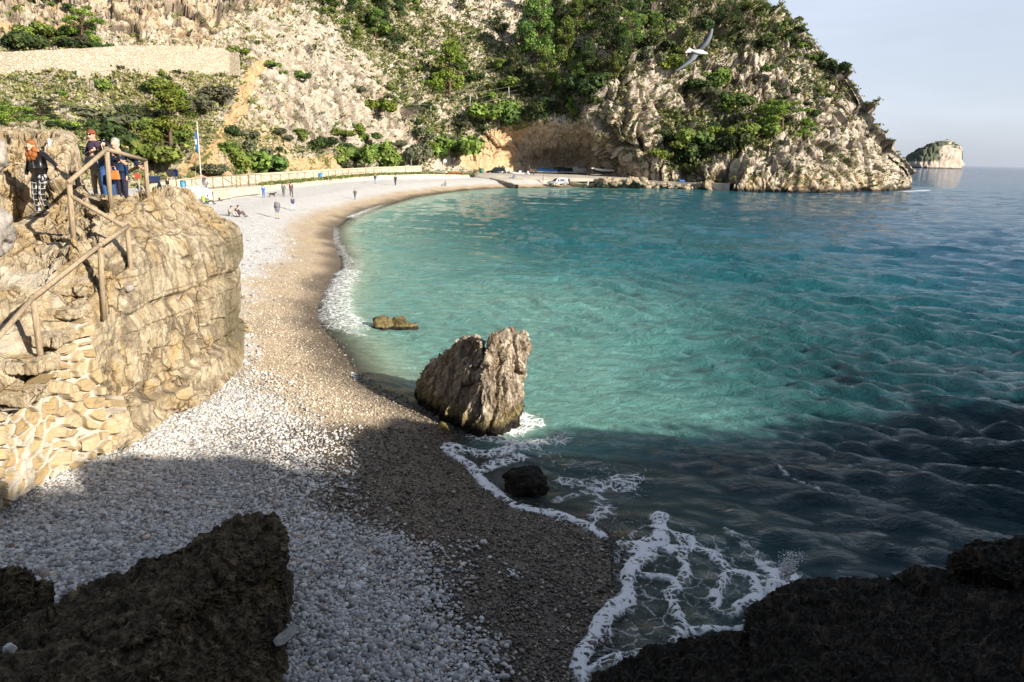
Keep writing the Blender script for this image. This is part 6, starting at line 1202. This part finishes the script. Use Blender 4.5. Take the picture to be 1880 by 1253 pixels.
def tarped(loc, rz, mat, label, L=4.6, H_=.9, name='covered_boat'):
    loc = np.array(loc)*np.array([.985, .985, 1]); L *= 1.15; H_ *= 1.3
    o = empty(name, loc, label, 'boat', None, math.radians(rz)); h = L/2
    MB().loft([[(-w, y, .55), (-w*.6, y, .18), (w*.6, y, .18), (w, y, .55)] for y, w in ((-h, .7), (0, .8), (h*.7, .5), (h, .05))], smooth=False).build('hull', M_WHITE, o)
    me_ = MB().loft([[(w*1.08*math.cos(a), y, .5+(H_-.5+.06*math.sin(y*5))*math.sin(a)) for a in np.linspace(0, math.pi, 9)] for y, w in ((-h*1.02, .55), (-h*.6, .8), (0, .85), (h*.6, .62), (h*1.0, .1))]).build('cover', mat, o); [setattr(f, 'use_smooth', True) for f in me_.data.polygons]
    m = MB(); [m.box((0, y, .1), (1.2, .15, .22)) for y in (-h*.5, h*.4)]; m.build('chock', M_WOOD, o); return o
TB = cloth((.05, .18, .50), 'blue_tarp'); TG = cloth((.55, .55, .53), 'grey_tarp'); TT = cloth((.60, .50, .33), 'tan_tarp'); TD = cloth((.03, .045, .06), 'dark_tarp')
tarped(onz(1004, 318, 2.05), 85, TB, 'boat under a bright blue cover in the mouth of the cave'); tarped(onz(1022, 318, 2.0), 70, cloth((.08, .13, .24), 'navy_tarp'), 'small boat under a navy cover right of the bright blue one', 3.6, .8); tarped(onz(988, 317, 2.05), 95, TT, 'boat under a tan cover left of the bright blue one', 4.0, .75)
tarped(onz(1049, 318.5, 2.0), 60, TG, 'tall boat bundled in a grey cover in the cave', 3.4, 1.4); tarped(onz(1064, 319, 2.0), 110, TG, 'lower boat under a grey cover right of the tall bundle', 3.6, 1.2); tarped(onz(1080, 320, 1.9), 80, TUBEG, 'small grey dinghy left of the long speedboat', 3.2, .8); tarped(onz(1033, 318, 2.05), 100, TD, 'boat under a dark cover at the back of the cave', 4.2, 1.2)
def dinghy(loc, rz, label, mat, L=4.6):
    o = empty('dinghy', loc, label, 'boat', None, math.radians(rz)); h = L/2; st_ = ((-h, .62, .12, .62), (-h*.2, .8, .05, .60), (h*.4, .66, .1, .70), (h*.8, .32, .25, .85), (h, .03, .7, .98)); MB().loft([[(-w, y, z1), (-w*.75, y, z0+.12), (0, y, z0), (w*.75, y, z0+.12), (w, y, z1), (w*.88, y, z1), (w*.66, y, z0+.2), (0, y, z0+.12), (-w*.66, y, z0+.2), (-w*.88, y, z1)] for y, w, z0, z1 in st_], smooth=False).build('hull', mat, o)
    [MB().box((0, y, .45), (1.2, .28, .05)).build('thwart', M_WOOD, o) for y in (-h*.55, .1)]; m = MB(); m.box((0, -h-.12, .85), (.28, .34, .36), bev=.06); m.box((0, -h-.10, .35), (.10, .16, .8), bev=.03); m.build('outboard_motor', M_WHITE, o); return o
dinghy(onz(1061, 342, .15), 62, 'cream dinghy with a white outboard at the edge of the water by the silver car', plain('cream_gelcoat', (.60, .54, .42), .4, .4, .05, 2))
def kayak(loc, rz, label, col, tilt=0, L=3.4):
    o = empty('kayak', loc, label, 'kayak', None, math.radians(rz)); h = L/2; me_ = MB().loft([[(w*math.cos(a), y, .20+z+.17*math.sin(a)) for a in np.linspace(0, 2*math.pi, 11)[:-1]] for y, w, z in ((-h, .03, .1), (-h*.7, .25, .02), (-h*.2, .37, 0), (h*.3, .35, 0), (h*.75, .2, .03), (h, .03, .12))]).build('hull', plain('kayak_%.2f_%.2f_%.2f' % col, col, .45, .4, .06, 2), o)
    MB().ell((0, -.1, .36), (.24, .46, .035), None, 2).build('cockpit', TYRE, o); return o
kayak(onz(948, 332.5, .95), 60, 'blue kayak beside the bending person on the slipway', (.02, .10, .32))
for x, y, rz, c, l in [(776, 318, 75, (.04, .16, .34), 'blue kayak at the left end of the row beside the far fence'), (789, 319, 100, (.45, .04, .05), 'red kayak second in the row beside the far fence'), (786, 315.5, 85, (.60, .20, .03), 'orange kayak leaning behind the red one beside the far fence'), (808, 318.5, 80, (.62, .62, .60), 'white kayak in the middle of the row beside the far fence'), (816, 316.5, 95, (.10, .30, .26), 'green kayak behind the white one beside the far fence'), (823, 318.5, 85, (.50, .06, .06), 'dark red kayak right of the white one'), (833, 318, 88, (.40, .10, .05), 'rusty red kayak at the right end of the row')]:
    kayak(onz(x, y, 2.0), rz, l, c)
mb = MB(); [mb.box((0, 0, z), (3.0, .9, .10)) for z in (.15, .45, .75)]; [mb.box((sx*1.3, sy*.40, .45), (.1, .1, .9)) for sx in (-1, 1) for sy in (-1, 1)]; o = mb.build('crate', M_FENCE, label='low slatted timber crate left of the round road sign', cat='crate'); o.location = tuple(onz(856, 318.5, 2.0))
def bin_(loc, col, label, h=1.0, r=.32):
    o = empty('bin', loc, label, 'bin'); MB().tube([(0, 0, 0), (0, 0, h*.9)], r*.9, 16, True, r).build('drum', plain('bin_%.2f_%.2f_%.2f' % col, col, .5, .4, .06, 2), o); MB().tube([(0, 0, h*.9), (0, 0, h)], r*1.06, 16, True, r*.9).build('lid', plain('lid_%.2f_%.2f_%.2f' % col, tuple(x*.7 for x in col), .5, .4, .06, 2), o)
bin_(S(588.5, 330.5, 122), (.03, .20, .48), 'blue litter bin against the long beach fence', 1.05, .36); bin_(S(337, 350, 80), (.06, .24, .46), 'pale blue litter bin on the white platform', 1.0, .3); bin_(onz(884, 319.5, 1.9), (.03, .14, .10), 'dark green bin in front of the off road car', 1.3, .55)
for k, (x, y, d, w) in enumerate([(322, 354, 79, 'left'), (340, 352.5, 80, 'middle'), (352, 351.5, 81, 'right')]):
    mb = MB(); mb.box((0, 0, .2), (.9, .5, .4), bev=.04); o = mb.build('planter', plain('dark_planter', (.05, .05, .05), .8, .2), label='%s one of three low dark boxes standing on the white platform' % w, cat='planter'); o.location = S(x, y, d)
# chairs on the beach
def beach_chair(loc, rz, label, col):
    o = empty('beach_chair', loc, label, 'chair', None, math.radians(rz)); cm = cloth(col, 'canvas_%.2f_%.2f_%.2f' % col); MB().box((0, .05, .40), (.5, .45, .03)).build('seat', cm, o); MB().box((0, -.22, .66), (.5, .03, .5)).build('backrest', cm, o)
    for sx in (-.24, .24): MB().tube([(sx, .25, 0), (sx, -.22, .62)], .014, 6).build('leg', M_GALV, o); MB().tube([(sx, -.22, 0), (sx, .22, .62)], .014, 6).build('leg', M_GALV, o)
beach_chair(bplace(362, 377), 255, 'blue folding chair under the person in royal blue', (.03, .08, .35)); beach_chair(bplace(378, 376), 265, 'low green folding chair before the white platform', (.28, .45, .06))
# flagpole, signs, posts
fp = empty('flagpole', S(371, 350, 78), 'tall pole with a drooping blue flag on the white platform', 'flagpole'); tp = Vector(S(363, 222, 78))-Vector(fp.location); tp.x *= 1; MB().tube([(0, 0, 0), (0, 0, tp.z)], .075, 8, True, .045).build('pole', plain('pale_pole', (.52, .47, .40), .6, .3), fp)
me_ = MB().loft([[(-.06-.30*u*(.7+.3*math.sin(v*3))-.02, .10*math.sin(u*7+v*2), tp.z-1.0-2.0*v-.25*u) for u in np.linspace(0, 1, 9)] for v in np.linspace(0, 1, 12)], closed=False); fl = me_.build('flag', cloth((.02, .11, .30), 'flag_blue'), fp); sm = fl.modifiers.new('s', 'SOLIDIFY'); sm.thickness = .02
m_ = MB().box((-.22, -.10, tp.z-2.1), (.16, .02, .5)); m_.build('flag_emblem', M_WHITE, fl); fl.children[0].matrix_parent_inverse = Matrix()
def sign(x, y0, y1, d, col, disc, label, sz=.36):
    o = empty('sign', S(x, y0, d), label, 'sign'); t_ = Vector(S(x, y1, d))-Vector(o.location); MB().tube([(0, 0, 0), (0, 0, t_.z)], .045, 6).build('post', M_GALV, o); mt = plain('sign_%.2f_%.2f_%.2f' % col, col, .5, .4, .04, 2)
    (MB().tube([(0, -.06, t_.z), (0, -.09, t_.z)], sz, 20) if disc else MB().box((0, -.07, t_.z), (sz*2, .03, sz*2.4), bev=.01)).build('panel', mt, o); return o
sign(316, 355, 318, 80, (.03, .025, .03), True, 'dark round sign on a post on the promenade', .42); sign(325, 354, 318, 81, (.02, .04, .14), False, 'navy rectangular sign on a post beside the dark round one', .32); sign(256.5, 352, 323.5, 45, (.45, .06, .04), True, 'small red disc on a post behind the top of the handrail', .17); sign(817, 318, 296, 175, (.55, .55, .53), True, 'round pale road sign near the kayaks', .42)
MB().tube([(0, 0, 0), (0, 0, float(S(361, 314, 83)[2]-S(361, 350, 83)[2]))], .05, 6).build('post', M_WOOD, label='bare timber post left of the flagpole', cat='post').location = S(361, 350, 83)
MB().tube([(0, 0, 0), (0, 0, 2.6)], .06, 6).build('post', M_GALV, label='thin pale pole behind the crate by the far fence', cat='post').location = S(846, 318, 172)
MB().tube([(0, 0, 0), (0, 0, float(S(755, 294, 160)[2]-S(755, 316, 160)[2]))], .06, 6).build('post', M_GALV, label='thin sign post by the right end of the cream promenade wall', cat='post').location = S(755, 316, 160)
mb = MB(); mb.box((0, 0, -.02), (.06, .06, .26), bev=.012); mb.box((0, 0, .12), (.05, .07, .03), bev=.008); o = mb.build('marker_post', M_WHITE, label='short white marker post on the outcrop behind the walking woman', cat='marker post'); o.location = S(91, 266, 18.2)
# small kit on the pier end
bt = MB(); bt.box((0, 0, .2), (1.2, .7, .4), bev=.06); o = bt.build('crate', TB, label='blue crate on the jetty path right of the pale topped person', cat='crate'); o.location = tuple(onz(1252, 334, 1.55))
# splash where the wave hits the ledge
def splash():
    g = np.random.default_rng(4); c = np.array(onz(1440, 1062, .12)); n = 900; u = g.random(n)**1.6; a = g.uniform(0, 6.28, n); p = c+np.c_[np.cos(a)*(.08+.20*u)*g.random(n)+.10*u, np.sin(a)*.12*g.random(n), u*.52]; s = .016*(1-.6*u)*np.exp(g.normal(size=n)*.4)
    base = np.array([(1,0,0),(-1,0,0),(0,1,0),(0,-1,0),(0,0,1),(0,0,-1)], float); f = np.array([(0,2,4),(2,1,4),(1,3,4),(3,0,4),(2,0,5),(1,2,5),(3,1,5),(0,3,5)]); V = (p[:, None]+base[None]*s[:, None, None]).reshape(-1, 3); me_ = mesh_np('spray', V, (f[None]+np.arange(n)[:, None, None]*6).reshape(-1, 3)); link('spray', me_, plain('spray_white', (.84, .85, .86), .6, .3, .02), kind='stuff')
splash()
print('done', round(time.time()-T0, 1), len(scene.objects))
